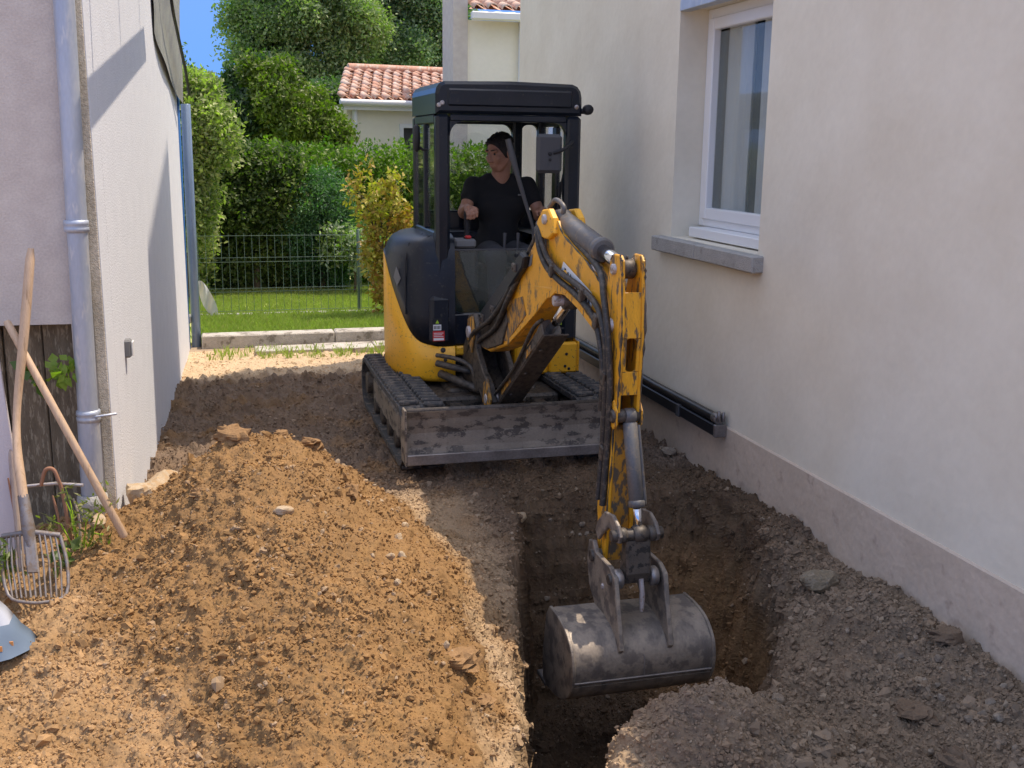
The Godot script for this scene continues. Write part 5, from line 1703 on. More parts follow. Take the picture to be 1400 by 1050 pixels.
func arm(e: Node3D) -> void:
	var F := -4.645
	var st := nst()
	var side := [[F - .03, 1.565], [F - .005, 1.54], [F, 1.45], [F + .02, 1.22], [F, .95], [F - .005, .78], [F - .05, .72], [F - .055, .40], [F - .06, .17], [F - .075, .04], [F - .12, .02], [F - .16, .05], [F - .185, .3], [F - .20, .75], [F - .22, 1.0], [F - .23, 1.2], [F - .20, 1.35], [F - .15, 1.53], [F - .11, 1.565]]
	bprism(st, side, -.074, -.052, .005)
	bprism(st, side, .052, .074, .005)
	var am := part("arm", st, K.yellow_worn, e)
	# paint rubbed off along the front and rear edges
	for s in [-1.0, 1.0]:
		for ed in [[0, 8], [12, 18]]:
			st = nst()
			var ep := []
			var er := []
			for i in range(ed[0], ed[1] + 1):
				var p0: Array = side[i]
				var p1: Array = side[mini(i + 1, ed[1])]
				for k in (6 if i < ed[1] else 1):
					ep.append(bp(s * .0725, lerpf(p0[1], p1[1], k / 6.0), lerpf(p0[0], p1[0], k / 6.0)) + Vector3(s * rng.randf_range(-.002, .001), 0, (.0 if ed[0] == 0 else .0)))
					er.append(maxf(.0012, rng.randf_range(-.003, .0085)))
			tube(st, ep, er, 5)
			part("worn_edge", st, K.dirty_steel, am)
	st = nst()      # front plate with two openings, pieced round them
	var fp := func(y0: float, y1: float, x0: float, x1: float, r0: float, r1: float):
		st.set_smooth_group(-1)
		box(st, bp((x0 + x1) * .5, (y0 + y1) * .5, F - .012 + (r0 + r1) * .5), Vector3((x1 - x0) * .80, y1 - y0, .016), .002, Basis(Vector3.RIGHT, atan2(r1 - r0, y1 - y0)))
	fp.call(1.18, 1.395, -.0515, .0515, .016, .003)
	fp.call(1.02, 1.178, -.0515, -.033, .006, .016)
	fp.call(1.02, 1.178, .033, .0515, .006, .016)
	fp.call(.905, 1.018, -.0515, .0515, .0, .006)
	part("front_plate", st, K.yellow_worn, am)
	st = nst()
	for y in [1.178, 1.02]:
		var s := -1.0 if y > 1.1 else 1.0
		gusset(st, bp(-.035, y, F - .008), 1, s, .022, .006)
		gusset(st, bp(.035, y, F - .008), -1, s, .022, .006)
	part("slot_corners", st, K.yellow_worn, am)
	st = nst()
	bprism(st, [[F - .06, .72], [F - .075, .74], [F - .09, .05], [F - .075, .05]], -.0515, .0515, .002)
	bprism(st, [[F - .205, 1.0], [F - .19, 1.0], [F - .17, .3], [F - .155, .06], [F - .17, .06], [F - .185, .3]], -.0515, .0515, .002)
	bprism(st, [[F - .21, 1.30], [F - .195, 1.30], [F - .19, 1.01], [F - .205, 1.01]], -.0515, .0515, .002)
	part("inner_plate", st, K.yellow_dirty, am)
	st = nst()
	rod(st, bp(-.095, 1.495, -4.735), bp(.095, 1.495, -4.735), .026, 14, .005)
	part("pin", st, K.galva, am)
	st = nst()
	rod(st, bp(-.10, .80, F - .03), bp(.10, .80, F - .03), .034, 16, .008)
	part("pin", st, K.dirty_steel, am)
	for s in [-1.0, 1.0]:
		st = nst()
		bprism(st, [[F - .07, .75], [F - .09, .84], [F - .03, .88], [F + .012, .83], [F + .008, .76], [F - .03, .735]], s * .079 - .006, s * .079 + .006, .003)
		part("boss_plate", st, K.yellow_worn, am)
	# bucket cylinder on the front of the arm
	var a := bp(.012, .80, F - .015); var b := bp(.012, .262, -4.50)
	var d := (b - a).normalized()
	st = nst()
	rod(st, a + d * .03, a + d * .41, .036, 20, .006)
	rod(st, a + d * .40, a + d * .435, .040, 20, .006)
	rod(st, a + Vector3(-.025, 0, 0), a + Vector3(.025, 0, 0), .04, 16, .006)
	tube(st, [a + d * .04 + Vector3(.036, 0, .015), a + d * .38 + Vector3(.038, 0, .015), a + d * .42 + Vector3(.043, 0, 0)], .009, 8)
	var bc := part("bucket_cylinder", st, K.cylinder, e)
	st = nst()
	rod(st, a + d * .43, b - d * .03, .020, 16)
	part("piston_rod", st, K.chrome, bc)
	st = nst()
	rod(st, b + Vector3(-.034, 0, 0), b + Vector3(.034, 0, 0), .042, 16, .006)
	part("rod_eye", st, K.dirty_steel, bc)
	# links
	st = nst()
	rod(st, bp(-.13, .262, -4.50), bp(.13, .262, -4.50), .030, 16, .005)
	for s in [-1.0, 1.0]: rod(st, bp(s * .055, .262, -4.50), bp(s * .095, .262, -4.50), .038, 16, .005)
	part("link_pin", st, K.dirty_steel, e)
	for s in [-1.0, 1.0]:
		st = nst()
		bprism(st, [[-4.47, .235], [-4.455, .27], [-4.49, .315], [-4.56, .345], [-4.66, .33], [-4.74, .26], [-4.77, .20], [-4.73, .16], [-4.69, .20], [-4.60, .27], [-4.53, .255], [-4.50, .225]], s * .095 - .009, s * .095 + .009, .004)
		part("side_link", st, K.bucket, e)
	st = nst()
	bprism(st, [[-4.53, .24], [-4.47, .24], [-4.455, .08], [-4.47, .03], [-4.53, .03], [-4.545, .08]], -.062, .062, .008)
	part("bucket_link", st, K.dirty_steel, e)

func bucket(e: Node3D) -> void:
	var xc := 1.855; var hw := .348
	var x0 := xc - hw; var x1 := xc + hw
	# outside profile (z, y), from the top lip over the back to the cutting edge
	var prof := curve([Vector3(0, -.168, -4.72), Vector3(0, -.165, -4.59), Vector3(0, -.185, -4.47), Vector3(0, -.245, -4.385), Vector3(0, -.33, -4.355), Vector3(0, -.42, -4.37), Vector3(0, -.50, -4.43), Vector3(0, -.555, -4.54), Vector3(0, -.585, -4.66), Vector3(0, -.60, -4.80)], 4)
	var st := nst()
	var n := prof.size()
	var cc := Vector3(0, -.38, -4.66)
	for i in n - 1:
		for k in 6:
			var xa := lerpf(x0, x1, k / 6.0); var xb := lerpf(x0, x1, (k + 1) / 6.0)
			var p: Vector3 = prof[i]; var q: Vector3 = prof[i + 1]
			var pi_: Vector3 = p + (cc - p).normalized() * .014; var qi: Vector3 = q + (cc - q).normalized() * .014
			st.set_smooth_group(1)
			quad(st, Vector3(xa, q.y, q.z), Vector3(xb, q.y, q.z), Vector3(xb, p.y, p.z), Vector3(xa, p.y, p.z))
			st.set_smooth_group(2)
			quad(st, Vector3(xb, qi.y, qi.z), Vector3(xa, qi.y, qi.z), Vector3(xa, pi_.y, pi_.z), Vector3(xb, pi_.y, pi_.z))
	var b := part("bucket", st, K.bucket, e)
	# side plates, standing a little proud of the shell
	for s in [0, 1]:
		st = nst()
		var xx := x0 - .016 if s == 0 else x1
		var poly := []
		for p in prof: poly.append(Vector3(xx, p.y - .0 + (p.y - cc.y) * .03, p.z + (p.z - cc.z) * .035))
		poly.append(Vector3(xx, -.44, -4.82)); poly.append(Vector3(xx, -.22, -4.77))
		prism(st, poly, Vector3(.016, 0, 0), .003)
		part("side_plate", st, K.bucket, b)
	st = nst()
	tube(st, [Vector3(x0, -.40, -4.357), Vector3(x1, -.40, -4.357)], .006, 6)
	tube(st, [Vector3(xc, -.20, -4.44), Vector3(xc - .002, -.30, -4.357), Vector3(xc, -.39, -4.356)], .004, 6)
	part("weld_seam", st, K.edge_steel, b)
	st = nst()
	bmm(st, Vector3(x0 - .02, -.615, -4.90), Vector3(x1 + .02, -.590, -4.76), .004)
	part("cutting_edge", st, K.edge_steel, b)
	st = nst()      # wear plate over the lower back
	var wp := []
	for i in range(20, n - 3): wp.append(prof[i])
	for i in wp.size() - 1:
		var p: Vector3 = wp[i] + (wp[i] - cc).normalized() * .009
		var q: Vector3 = wp[i + 1] + (wp[i + 1] - cc).normalized() * .009
		st.set_smooth_group(1)
		quad(st, Vector3(x0 + .001, q.y, q.z), Vector3(x1 - .001, q.y, q.z), Vector3(x1 - .001, p.y, p.z), Vector3(x0 + .001, p.y, p.z))
		if i == 0:
			st.set_smooth_group(-1)
			quad(st, Vector3(x0 + .001, p.y, p.z), Vector3(x1 - .001, p.y, p.z), Vector3(x1 - .001, wp[0].y, wp[0].z), Vector3(x0 + .001, wp[0].y, wp[0].z))
	part("wear_plate", st, K.bucket, b)
	# ears
	for s in [-1.0, 1.0]:
		st = nst()
		var xx: float = 1.848 + s * .125
		prism(st, [Vector3(xx, .10, -4.72), Vector3(xx, .145, -4.76), Vector3(xx, .13, -4.82), Vector3(xx, .02, -4.84), Vector3(xx, -.10, -4.80), Vector3(xx, -.175, -4.70), Vector3(xx, -.185, -4.50), Vector3(xx, -.28, -4.375), Vector3(xx, -.25, -4.345), Vector3(xx, -.05, -4.415), Vector3(xx, .07, -4.45), Vector3(xx, .10, -4.52)], Vector3(.024, 0, 0), .004)
		part("ear", st, K.bucket, b)
		for q in [[.07, -4.76], [.045, -4.50], [-.03, -4.60]]:
			st = nst()
			rod(st, Vector3(xx - .008, q[0], q[1]), Vector3(xx + .032, q[0], q[1]), .026 if q[0] > 0 else .014, 12, .004)
			part("ear_bolt", st, K.galva, b)
	st = nst()
	rod(st, Vector3(1.71, .045, -4.50), Vector3(1.99, .045, -4.50), .027, 16, .004)
	rod(st, Vector3(1.71, .07, -4.76), Vector3(1.99, .07, -4.76), .030, 16, .004)
	part("bucket_pin", st, K.dirty_steel, b)
	st = nst()
	for s in [-1.0, 1.0]: rod(st, Vector3(1.848 + s * .07, .045, -4.50), Vector3(1.848 + s * .11, .045, -4.50), .048, 18, .006)
	part("bushing", st, K.edge_steel, b)
	st = nst()
	tube(st, [Vector3(1.865, .05, -4.465), Vector3(1.87, -.03, -4.455), Vector3(1.868, -.11, -4.45)], [.012, .014, .010], 8)
	part("grease_lug", st, K.galva, b)

func digger() -> void:
	var e := thing("mini_excavator", "yellow and black tracked mini digger with a cab, its arm reaching down into the trench", "excavator", Vector3(1.84, 0, -7.5))
	track(e, 1.055, "dusty rubber track on the left of the picture")
	track(e, 2.245, "rubber track half hidden by the arm, next to the cream house")
	upper_base(e)
	hood_loft(e)
	cab(e)
	blade(e)
	boom(e)
	arm(e)
	bucket(e)

# ------------------------------------------------------------------ the driver
func cap_d(p: Vector3, b: Array) -> float:
	if b.size() == 3:      # ellipsoid: centre, radii, basis
		var q: Vector3 = (b[2] as Basis).inverse() * (p - b[0])
		var r: Vector3 = b[1]
		var k0 := (q / r).length()
		var k1 := (q / (r * r)).length()
		return k0 * (k0 - 1.0) / maxf(k1, 1e-6)
	var ab: Vector3 = b[1] - b[0]
	var t := clampf((p - b[0]).dot(ab) / maxf(ab.length_squared(), 1e-9), 0, 1)
	return (p - b[0] - ab * t).length() - lerpf(b[2], b[3], t)

# surface nets over a smooth union; cut: planes [normal, d] of which any may keep a point
func blob_mesh(bones: Array, cell: float, k: float, cut := []) -> ArrayMesh:
	var lo := Vector3.INF; var hi := -Vector3.INF
	var bb := []
	for b in bones:
		var l: Vector3; var h: Vector3
		if b.size() == 3:
			var m: float = maxf(b[1].x, maxf(b[1].y, b[1].z))
			l = b[0] - Vector3.ONE * m; h = b[0] + Vector3.ONE * m
		else:
			var m: float = maxf(b[2], b[3])
			l = b[0].min(b[1]) - Vector3.ONE * m; h = b[0].max(b[1]) + Vector3.ONE * m
		bb.append([l, h])
		lo = lo.min(l); hi = hi.max(h)
	var mg := cell * 2.5 + k
	lo -= Vector3.ONE * mg; hi += Vector3.ONE * mg
	var n := Vector3i(((hi - lo) / cell).ceil()) + Vector3i.ONE
	var f := PackedFloat32Array()
	f.resize(n.x * n.y * n.z)
	f.fill(1.0)
	for i in bones.size():
		var a := Vector3i(((bb[i][0] - Vector3.ONE * mg - lo) / cell).floor()).clamp(Vector3i.ZERO, n - Vector3i.ONE)
		var c := Vector3i(((bb[i][1] + Vector3.ONE * mg - lo) / cell).ceil()).clamp(Vector3i.ZERO, n - Vector3i.ONE)
		for z in range(a.z, c.z + 1):
			for y in range(a.y, c.y + 1):
				for x in range(a.x, c.x + 1):
					var d := cap_d(lo + Vector3(x, y, z) * cell, bones[i])
					var at := (z * n.y + y) * n.x + x
					var g := f[at]
					var h := maxf(k - absf(d - g), 0.0)
					f[at] = minf(d, g) - h * h / (4.0 * maxf(k, 1e-6))
	if cut:
		for z in n.z:
			for y in n.y:
				for x in n.x:
					var at := (z * n.y + y) * n.x + x
					if f[at] > cell * 3: continue
					var p := lo + Vector3(x, y, z) * cell
					var best := 1.0
					for c in cut: best = minf(best, c[1] - p.dot(c[0]))
					f[at] = maxf(f[at], best)
	var vid := {}
	var vs := PackedVector3Array()
	var ids := PackedInt32Array()
	var sx := 1; var sy := n.x; var sz := n.x * n.y
	var co := [0, sx, sy, sx + sy, sz, sx + sz, sy + sz, sx + sy + sz]
	for z in n.z - 1:
		for y in n.y - 1:
			var row := (z * n.y + y) * n.x
			for x in n.x - 1:
				var at := row + x
				var neg := 0
				for q in co:
					if f[at + q] < 0: neg += 1
				if neg == 0 or neg == 8: continue
				var s := Vector3.ZERO
				var cnt := 0
				for ed in [[0, 1], [2, 3], [4, 5], [6, 7], [0, 2], [1, 3], [4, 6], [5, 7], [0, 4], [1, 5], [2, 6], [3, 7]]:
					var fa := f[at + co[ed[0]]]; var fb := f[at + co[ed[1]]]
					if (fa < 0) == (fb < 0): continue
					var t := fa / (fa - fb)
					var pa := Vector3(ed[0] & 1, (ed[0] >> 1) & 1, ed[0] >> 2)
					var pb := Vector3(ed[1] & 1, (ed[1] >> 1) & 1, ed[1] >> 2)
					s += pa.lerp(pb, t)
					cnt += 1
				vid[at] = vs.size()
				vs.append(lo + (Vector3(x, y, z) + s / cnt) * cell)
	for at in vid:
		for e in [[sx, sy, sz], [sy, sz, sx], [sz, sx, sy]]:
			var fa := f[at]; var fb := f[at + e[0]]
			if (fa < 0) == (fb < 0): continue
			var a = vid.get(at - e[1] - e[2]); var b = vid.get(at - e[2]); var d = vid.get(at - e[1])
			if a == null or b == null or d == null: continue
			var c: int = vid[at]
			if fa < 0: ids.append_array([a, c, b, a, d, c])
			else: ids.append_array([a, b, c, a, c, d])
	var arr := []
	arr.resize(Mesh.ARRAY_MAX)
	arr[Mesh.ARRAY_VERTEX] = vs
	arr[Mesh.ARRAY_INDEX] = ids
	var am := ArrayMesh.new()
	am.add_surface_from_arrays(Mesh.PRIMITIVE_TRIANGLES, arr)
	var st := SurfaceTool.new()
	st.create_from(am, 0)
	st.generate_normals()
	return st.commit()

func joined(meshes: Array) -> ArrayMesh:
	var st := SurfaceTool.new()
	for m in meshes: st.append_from(m, 0, Transform3D())
	return st.commit()

func hand_bones(w: Vector3, fwd: Vector3, out_: Vector3, grip: Vector3, s: float) -> Array:
	# w wrist, fwd towards the knuckles, out_ thumb side, grip the direction in which the fingers curl
	var k := w + fwd * .092
	var b := [[w, w + fwd * .05, .028, .030], [w + fwd * .04 + out_ * .018, k + out_ * .030, .019, .015], [w + fwd * .04, k, .021, .016], [w + fwd * .04 - out_ * .02, k - out_ * .030, .018, .014]]
	for i in 4:
		var o: float = [.033, .011, -.012, -.033][i]
		var l: float = [.9, 1.0, .94, .76][i]
		var p0 := k + out_ * o * 1.05
		var p1 := p0 + (fwd * .75 + grip * .65).normalized() * .042 * l
		var p2 := p1 + (grip * .95 - fwd * .25).normalized() * .030 * l
		var p3 := p2 + (grip * .3 - fwd * .95).normalized() * .022 * l
		b.append([p0, p1, .0105, .0098]); b.append([p1, p2, .0098, .009]); b.append([p2, p3, .009, .008])
	var t0 := w + fwd * .028 + out_ * .022
	var t1 := t0 + (out_ * .75 + fwd * .5 + grip * .45).normalized() * .042
	var t2 := t1 + (fwd * .6 + grip * .75 - out_ * .15).normalized() * .032
	b.append([t0, t1, .016, .012]); b.append([t1, t2, .0115, .009])
	return b

func driver() -> void:
	var o := thing("person", "man in black T-shirt seated in the cab, head turned left, hands on both levers", "person", Vector3(2.05, 1.2, -7.95))
	var V := func(x, y, z): return Vector3(x, y, z)
	var pel := Vector3(2.05, 1.30, -7.98)
	var nk := Vector3(2.055, 1.82, -7.94)
	var hc := Vector3(2.035, 2.005, -7.885)       # head centre
	var shr := Vector3(1.845, 1.765, -7.95); var shl := Vector3(2.265, 1.765, -7.95)
	var elr := Vector3(1.755, 1.575, -7.83); var ell := Vector3(2.335, 1.545, -7.82)
	var wrr := Vector3(1.735, 1.615, -7.655); var wrl := Vector3(2.305, 1.595, -7.665)
	var torso := [
		[pel + Vector3(-.07, 0, 0), pel + Vector3(.07, 0, 0), .135, .135],
		[pel + Vector3(0, .12, .01), Vector3(2.05, 1.60, -7.96), .135, .135],
		[Vector3(1.97, 1.62, -7.95), Vector3(2.13, 1.62, -7.95), .118, .118],
		[Vector3(1.90, 1.735, -7.955), Vector3(2.20, 1.735, -7.955), .066, .066],
		[Vector3(1.97, 1.79, -7.955), Vector3(2.14, 1.79, -7.955), .055, .055]]
	var arms_up := [[shr, elr, .056, .043], [shl, ell, .056, .043]]
	var legs := [
		[pel + Vector3(-.09, -.04, .03), Vector3(1.93, 1.27, -7.56), .095, .066], [pel + Vector3(.09, -.04, .03), Vector3(2.17, 1.27, -7.56), .095, .066],
		[Vector3(1.93, 1.265, -7.56), Vector3(1.95, .86, -7.62), .062, .042], [Vector3(2.17, 1.265, -7.56), Vector3(2.14, .86, -7.62), .062, .042],
		[Vector3(1.95, .78, -7.66), Vector3(1.95, .755, -7.50), .042, .034], [Vector3(2.14, .78, -7.66), Vector3(2.14, .755, -7.50), .042, .034]]
	var body := []
	body.append_array(torso)
	body.append_array(arms_up)
	body.append_array(legs)
	body.append_array([[elr, wrr, .046, .031], [ell, wrl, .046, .031], [nk + Vector3(0, -.05, -.01), hc + Vector3(0, -.05, -.01), .062, .056]])
	# head
	var look := Vector3(-.86, -.36, .46).normalized()
	var hb := Basis(Vector3.UP.cross(look).normalized(), Vector3.UP, look)
	hb.y = hb.z.cross(hb.x).normalized()
	hb = hb.orthonormalized()
	var S := 1.10
	var H := func(x, y, z): return hc + hb * Vector3(x, y, z) * S
	var E := func(x, y, z, rx, ry, rz): return [H.call(x, y, z), Vector3(rx, ry, rz) * S, hb]
	var head := [
		E.call(0, .035, -.018, .076, .088, .098), E.call(0, -.02, .02, .066, .085, .075), E.call(0, -.075, .045, .044, .040, .050),
		[H.call(-.05, -.045, .0), H.call(-.02, -.092, .06), .022 * S, .018 * S], [H.call(.05, -.045, .0), H.call(.02, -.092, .06), .022 * S, .018 * S],
		[H.call(0, .025, .092), H.call(0, -.018, .112), .009 * S, .014 * S], [H.call(-.014, -.024, .098), H.call(.014, -.024, .098), .009 * S, .009 * S],
		[H.call(-.05, .038, .072), H.call(.05, .038, .072), .010 * S, .010 * S],
		[H.call(-.022, -.054, .088), H.call(.022, -.054, .088), .0075 * S, .0075 * S], [H.call(-.02, -.066, .086), H.call(.02, -.066, .086), .008 * S, .008 * S],
		[H.call(-.045, -.012, .070), H.call(-.035, -.03, .074), .020 * S, .018 * S], [H.call(.045, -.012, .070), H.call(.035, -.03, .074), .020 * S, .018 * S],
		E.call(-.086, -.012, -.004, .011, .034, .021), E.call(.086, -.012, -.004, .011, .034, .021),
		[H.call(0, -.05, -.02), nk + Vector3(0, -.02, 0), .055 * S, .058 * S]]
	var hand_r := hand_bones(wrr, Vector3(.10, -.12, .98).normalized(), Vector3(.95, .30, -.06).normalized(), Vector3(0, -1, .15).normalized(), 1.0)
	var hand_l := hand_bones(wrl, Vector3(-.10, -.12, .98).normalized(), Vector3(-.95, .30, -.06).normalized(), Vector3(0, -1, .15).normalized(), 1.0)
	put("body", joined([blob_mesh(body, .013, .03), blob_mesh(head, .0055, .014), blob_mesh(hand_r, .0045, .006), blob_mesh(hand_l, .0045, .006)]), K.skin, o)
	# clothes
	var shirt := []
	for b in torso: shirt.append([b[0], b[1], b[2] + .012, b[3] + .012])
	for b in arms_up: shirt.append([b[0], b[0].lerp(b[1], .46), b[2] + .012, lerpf(b[2], b[3], .46) + .016])
	put("t_shirt", blob_mesh(shirt, .013, .035, [[Vector3(0, -1, 0), -1.855]]), K.shirt, o)
	var tr := []
	for i in legs.size() - 2: tr.append([legs[i][0], legs[i][1], legs[i][2] + .012, legs[i][3] + .014])
	tr.append([pel + Vector3(-.07, -.05, 0), pel + Vector3(.07, -.05, 0), .145, .145])
	put("trousers", blob_mesh(tr, .014, .03), K.trousers, o)
	var shoe := []
	for i in [4, 5]: shoe.append([legs[i][0], legs[i][1], legs[i][2] + .008, legs[i][3] + .010])
	put("shoes", blob_mesh(shoe, .012, .02), K.black_dull, o)
	var hr: Array = E.call(0, .038, -.020, .079, .0905, .100)
	var nrm := (hb * Vector3(0, .74, -.67)).normalized()
	var n2 := (hb * Vector3(0, .36, -.93)).normalized()
	var tufts := []
	for i in 110:
		var th := rng.randf_range(-PI, PI)
		var up := rng.randf_range(.05, 1.0)
		var q := Vector3(cos(th) * sqrt(1.0 - up * up), up, sin(th) * sqrt(1.0 - up * up)) * Vector3(.079, .0905, .100) + Vector3(0, .038, -.020)
		if q.z > .055 and q.y < .085: continue
		if q.z > .0 and q.y < .03: continue
		var e := q + q.normalized() * .006 + Vector3(rng.randf_range(-.012, .012), -.004, .012)
		tufts.append([H.call(q.x, q.y, q.z), H.call(e.x, e.y, e.z), .0085, .004])
	put("hair_tufts", blob_mesh(tufts, .005, .004), K.hair, o)
	put("hair", blob_mesh([hr, E.call(0, .004, -.024, .0835, .086, .088)], .006, .012, [[nrm, nrm.dot(H.call(0, .096, .072))], [n2, n2.dot(H.call(0, -.01, .030))]]), K.hair, o)
	for s in [-1.0, 1.0]:
		var st := nst()
		lathe(st, [Vector2(0, -.009), Vector2(.006, -.007), Vector2(.009, 0), Vector2(.006, .007), Vector2(0, .009)], Transform3D(Basis(), H.call(s * .031, .018, .076)), 10)
		part("eye", st, K.black_dull, o)
		st = nst()
		tube(st, [H.call(s * .014, .044, .086), H.call(s * .034, .046, .082), H.call(s * .052, .038, .068)], .0045, 6)
		part("eyebrow", st, K.hair, o)
	var st := nst()
	var lp_ := Vector3(2.155, 1.695, -7.805)
	for i in 4: bmm(st, lp_ + Vector3(.011 * i, 0, 0), lp_ + Vector3(.011 * i + .008, .012, .002))
	part("shirt_print", st, K.console, o)

# ------------------------------------------------------------------ tools, weeds and small things
func tools() -> void:
	# slotted shovel
	var s := thing("shovel", "long handled slotted shovel leaning on the boarded hatch, blade down beside the heap", "shovel", Vector3(-.87, .1, -4.95))
	var st := nst()
	var top := Vector3(-.833, 1.57, -5.33)
	var neck := Vector3(-.885, .345, -4.97)
	var bow := curve([top, Vector3(-.880, 1.20, -5.26), Vector3(-.925, .88, -5.20), Vector3(-.930, .70, -5.13), Vector3(-.915, .56, -5.06), neck], 5)
	var rad := []
	for i in bow.size(): rad.append(.0195 + .0025 * sin(i * .4))
	rad[0] = .013
	tube(st, bow, rad, 14)
	part("handle", st, K.wood, s)
	st = nst()
	var dn := (neck - Vector3(-.925, .62, -5.09)).normalized()
	tube(st, [neck - dn * .16, neck - dn * .08, neck, neck + dn * .10], [.024, .026, .030, .016], 12)
	part("socket", st, K.tool_steel, s)
	st = nst()
	var xd := Vector3(.985, 0, .17).normalized()
	var yd := (dn + Vector3(0, 0, .25)).normalized()
	var zd := xd.cross(yd).normalized()
	var q := func(u: float, v: float) -> Vector3: return neck + dn * .02 + xd * u + yd * v + zd * (-.03 * cos(u * 12.0) + .03)
	var rim := [q.call(-.125, .0), q.call(-.14, .13), q.call(-.125, .27), q.call(-.05, .31), q.call(.05, .31), q.call(.125, .27), q.call(.14, .13), q.call(.125, .0)]
	tube(st, curve(rim, 3), .008, 8)
	tube(st, [q.call(-.125, .0), q.call(0, -.012), q.call(.125, .0)], .013, 8)
	part("blade_rim", st, K.tool_steel, s)
	for i in 11:
		var u := -.105 + .021 * i
		st = nst()
		tube(st, [q.call(u, .0), q.call(u * 1.1, .13), q.call(u * 1.0, .29)], .0048, 6)
		part("tine", st, K.tool_steel, s)
	st = nst()
	box(st, q.call(0, .08), Vector3(.05, .20, .012), .004, Basis(xd, yd, zd))
	part("spine", st, K.tool_steel, s)
	# handle lying across it
	var h := thing("tool_handle", "slanting bare wooden tool handle whose lower end rests on the heap by the drainpipe", "handle", Vector3(-.5, .27, -5.14))
	st = nst()
	var a := Vector3(-.955, 1.235, -5.30); var b := Vector3(-.495, .245, -5.08)
	tube(st, [a + (a - b).normalized() * .01, a, a.lerp(b, .5), b, b + (b - a).normalized() * .01], [.012, .0175, .018, .019, .012], 12)
	part("stick", st, K.wood, h)
	h = thing("rake", "thin brown handled rake at the very left edge, behind the shovel", "rake", Vector3(-1.0, .1, -5.2))
	st = nst()
	tube(st, [Vector3(-.985, .72, -5.28), Vector3(-.955, .05, -5.12)], [.014, .016], 10)
	part("handle", st, K.wood_grey, h)
	h = thing("white_plank", "whitewashed plank standing upright at the left edge of the picture", "plank", Vector3(-.96, .1, -5.25))
	st = nst()
	box(st, Vector3(-1.035, .66, -5.26), Vector3(.13, 1.12, .022), .003, Basis(Vector3.BACK, .06))
	part("board", st, mat(lin(.62, .58, .60), .8, 0, null, Vector3.ONE * 3, K.fine, .4), h)
	# rusty rods
	h = thing("metal_bar", "thin horizontal rusty bar across the foot of the boarded hatch", "bar", Vector3(-.78, .47, -5.2))
	st = nst()
	tube(st, [Vector3(-.93, .465, -5.25), Vector3(-.80, .47, -5.25), Vector3(-.675, .462, -5.22)], .008, 8)
	part("rod", st, K.galva, h)
	h = thing("bent_wire", "bent rusty wire hooked over the horizontal bar", "wire", Vector3(-.8, .3, -5.2))
	st = nst()
	tube(st, curve([Vector3(-.86, .47, -5.23), Vector3(-.835, .545, -5.22), Vector3(-.80, .55, -5.215), Vector3(-.78, .50, -5.21), Vector3(-.765, .42, -5.21), Vector3(-.745, .20, -5.20)], 5), .009, 8)
	part("rod", st, K.rust, h)
	for i in 4:
		h = thing("dry_stalk", ["dry stalk standing left of the shovel socket", "second dry stalk, just behind the shovel handle", "short dry stalk under the horizontal bar", "dry stalk nearest the drainpipe"][i], "stalk", Vector3(-.9, .2, -5.2))
		var x: float = [-.985, -.93, -.80, -.71][i]
		st = nst()
		tube(st, curve([Vector3(x, .1, -5.18), Vector3(x + .01, .28, -5.2), Vector3(x - .012, .30 + [.22, .18, .12, .1][i], -5.22)], 4), [.009, .008, .007, .007, .006, .006, .006, .005, .004], 7)
		part("stem", st, K.wood_grey if i % 2 else K.rust, h)
	# bag
	h = thing("plastic_sack", "white woven plastic sack with a blue band in the bottom left corner", "sack", Vector3(-.9, .2, -4.2))
	var rows := []
	for j in 13:
		var v := j / 12.0
		var row := []
		for i in 13:
			var u := i / 12.0
			var puff := sin(PI * u) * .09 + .012 * sin(u * 17.0 + v * 9.0) + .010 * sin(v * 23.0 + u * 4.0)
			row.append(Vector3(-1.20 + (.43 - .33 * v) * u, 0.10 + v * (.46 - .05 * u) + .02 * u, -4.20 + puff * (1.0 - .5 * v) - .12 * v))
		rows.append(row)
	for pcs in [["sack_cloth", 3, 12, K.bag], ["blue_band", 0, 3, K.bag_blue]]:
		st = nst()
		st.set_smooth_group(1)
		for j in range(pcs[1], pcs[2]):
			for i in 12:
				quad(st, rows[j][i], rows[j][i + 1], rows[j + 1][i + 1], rows[j + 1][i])
				var bk := Vector3(0, 0, -.10)
				quad(st, rows[j][i + 1] + bk, rows[j][i] + bk, rows[j + 1][i] + bk, rows[j + 1][i + 1] + bk)
			quad(st, rows[j][12], rows[j][12] + Vector3(0, 0, -.10), rows[j + 1][12] + Vector3(0, 0, -.10), rows[j + 1][12])
		part(pcs[0], st, pcs[3], h)
	st = nst()
	for i in 5:
		box(st, rows[1][11 - i] + Vector3(-.012, .004, .010), Vector3(.014, .022, .003), .001)
	part("orange_print", st, K.bag_orange, h)
	# weeds
	var lf := leaf_mesh(6, .075, .28, .045, 31)
	var lg := leaf_mesh(4, .10, .7, .05, 32)
	var k := 0
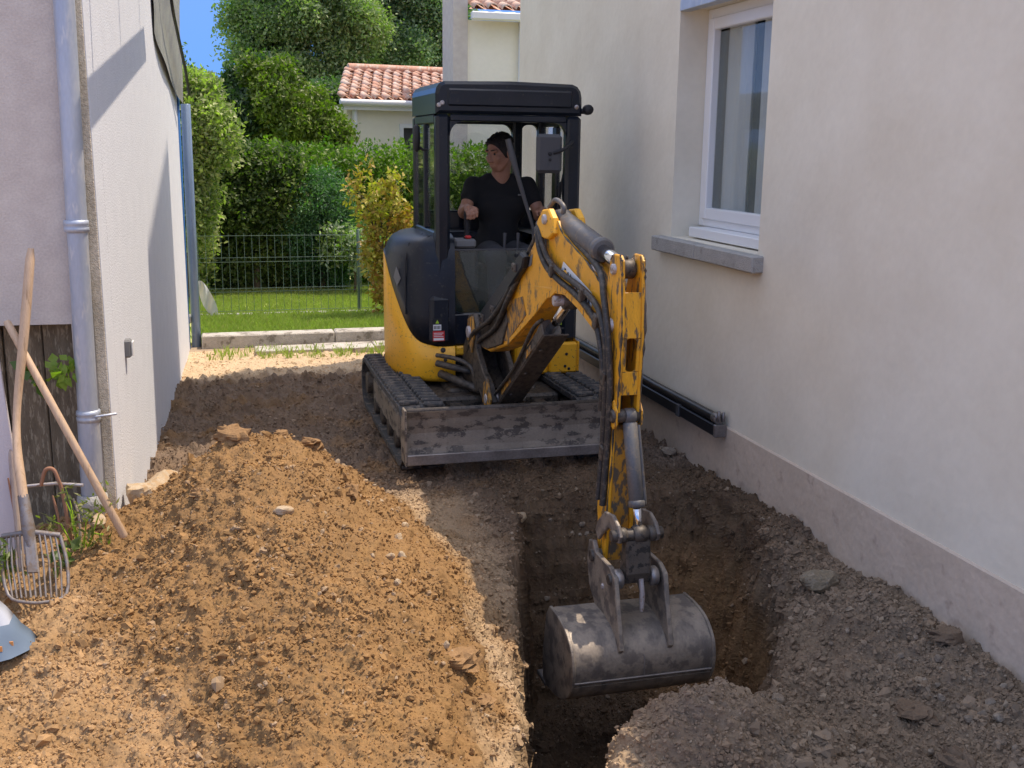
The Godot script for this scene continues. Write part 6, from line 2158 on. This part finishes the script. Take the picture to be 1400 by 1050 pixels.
	for w in [
		["weed", "spindly green weed sprawling between the hatch and the drainpipe", Vector3(-.70, .18, -5.16), .30, 22, lf, Color(.16, .18, .05), Color(.40, .38, .14)],
		["weed", "broad leaved weed at the drainpipe's foot", Vector3(-.74, .17, -5.02), .09, 5, lg, Color(.09, .15, .045), Color(.20, .25, .09)],
		["weed", "weed under the shovel's blade at the left edge", Vector3(-1.0, .16, -4.95), .12, 16, lf, Color(.14, .2, .05), Color(.3, .34, .1)],
		["ivy_sprout", "bright green sprout growing out of the edge of the boarded hatch", Vector3(-.755, .93, -5.46), .06, 8, lg, Color(.22, .34, .04), Color(.36, .46, .08)],
		["ivy_sprout", "small dark sprout between the planks of the hatch", Vector3(-.91, .93, -5.46), .04, 4, lg, Color(.10, .18, .05), Color(.2, .28, .08)]]:
		var o := thing(w[0], w[1], "plant", w[2])
		var xf := []
		var cols := []
		st = nst()
		for i in int(w[4]):
			var t := rng.randf_range(-1, 1)
			var up := rng.randf()
			var p: Vector3 = w[2] + Vector3(t * w[3] * .55, up * w[3], rng.randf_range(-.5, .5) * w[3] * .5)
			xf.append(Transform3D(rbasis(Vector3.ONE * rng.randf_range(.5, .9)), p))
			cols.append((w[6] as Color).lerp(w[7], rng.randf()))
			if i % 3 == 0: tube(st, [w[2] + Vector3(t * .03, -.03, 0), w[2].lerp(p, .6) + Vector3(0, .03, 0), p], [.0045, .0035, .002], 5)
		part("stems", st, K.green, o)
		multi("leaves", w[5], xf, cols, K.leaf, o)

# ------------------------------------------------------------------
func _ready() -> void:
	rng.seed = 20240611
	var cam := Camera3D.new()
	cam.name = "camera"
	add_child(cam)
	cam.basis = Basis(Vector3.UP, deg_to_rad(-15.24)) * Basis(Vector3.RIGHT, deg_to_rad(-12.45)) * Basis(Vector3.BACK, deg_to_rad(0.7))
	cam.position = Vector3(0, 2.05, 0)
	cam.fov = rad_to_deg(2.0 * atan(525.0 / 1470.0))
	cam.near = 0.05
	cam.far = 1200.0
	cam.current = true
	var we := WorldEnvironment.new()
	we.name = "world"
	var env := Environment.new()
	env.background_mode = Environment.BG_SKY
	var sky := Sky.new()
	var sm := ProceduralSkyMaterial.new()
	sm.sky_top_color = Color(.46, .58, .79)
	sm.sky_horizon_color = Color(.37, .57, .87)
	sm.sky_curve = 0.15
	sm.sky_energy_multiplier = 1.05
	sm.sky_cover = fill_clouds()
	sm.sky_cover_modulate = Color(1, .945, .86)
	sm.ground_bottom_color = Color(.35, .32, .28)
	sm.ground_horizon_color = Color(.62, .68, .72)
	sky.sky_material = sm
	env.sky = sky
	env.tonemap_mode = Environment.TONE_MAPPER_LINEAR
	env.tonemap_exposure = 1.42
	env.sdfgi_enabled = true
	env.ssao_enabled = true
	env.ssil_enabled = true
	we.environment = env
	add_child(we)
	var sun := DirectionalLight3D.new()
	sun.name = "sun"
	add_child(sun)
	sun.look_at_from_position(SUN_TO * 50.0, Vector3.ZERO, Vector3.UP)
	sun.light_energy = 1.15
	sun.light_color = Color(1, .935, .85)
	sun.light_angular_distance = 0.53
	sun.shadow_enabled = true

	make_materials()
	make_ground()
	house_right()
	house_left()
	garden_houses()
	garden()
	digger()
	driver()
	make_crumbs()
	make_rocks()
	tools()
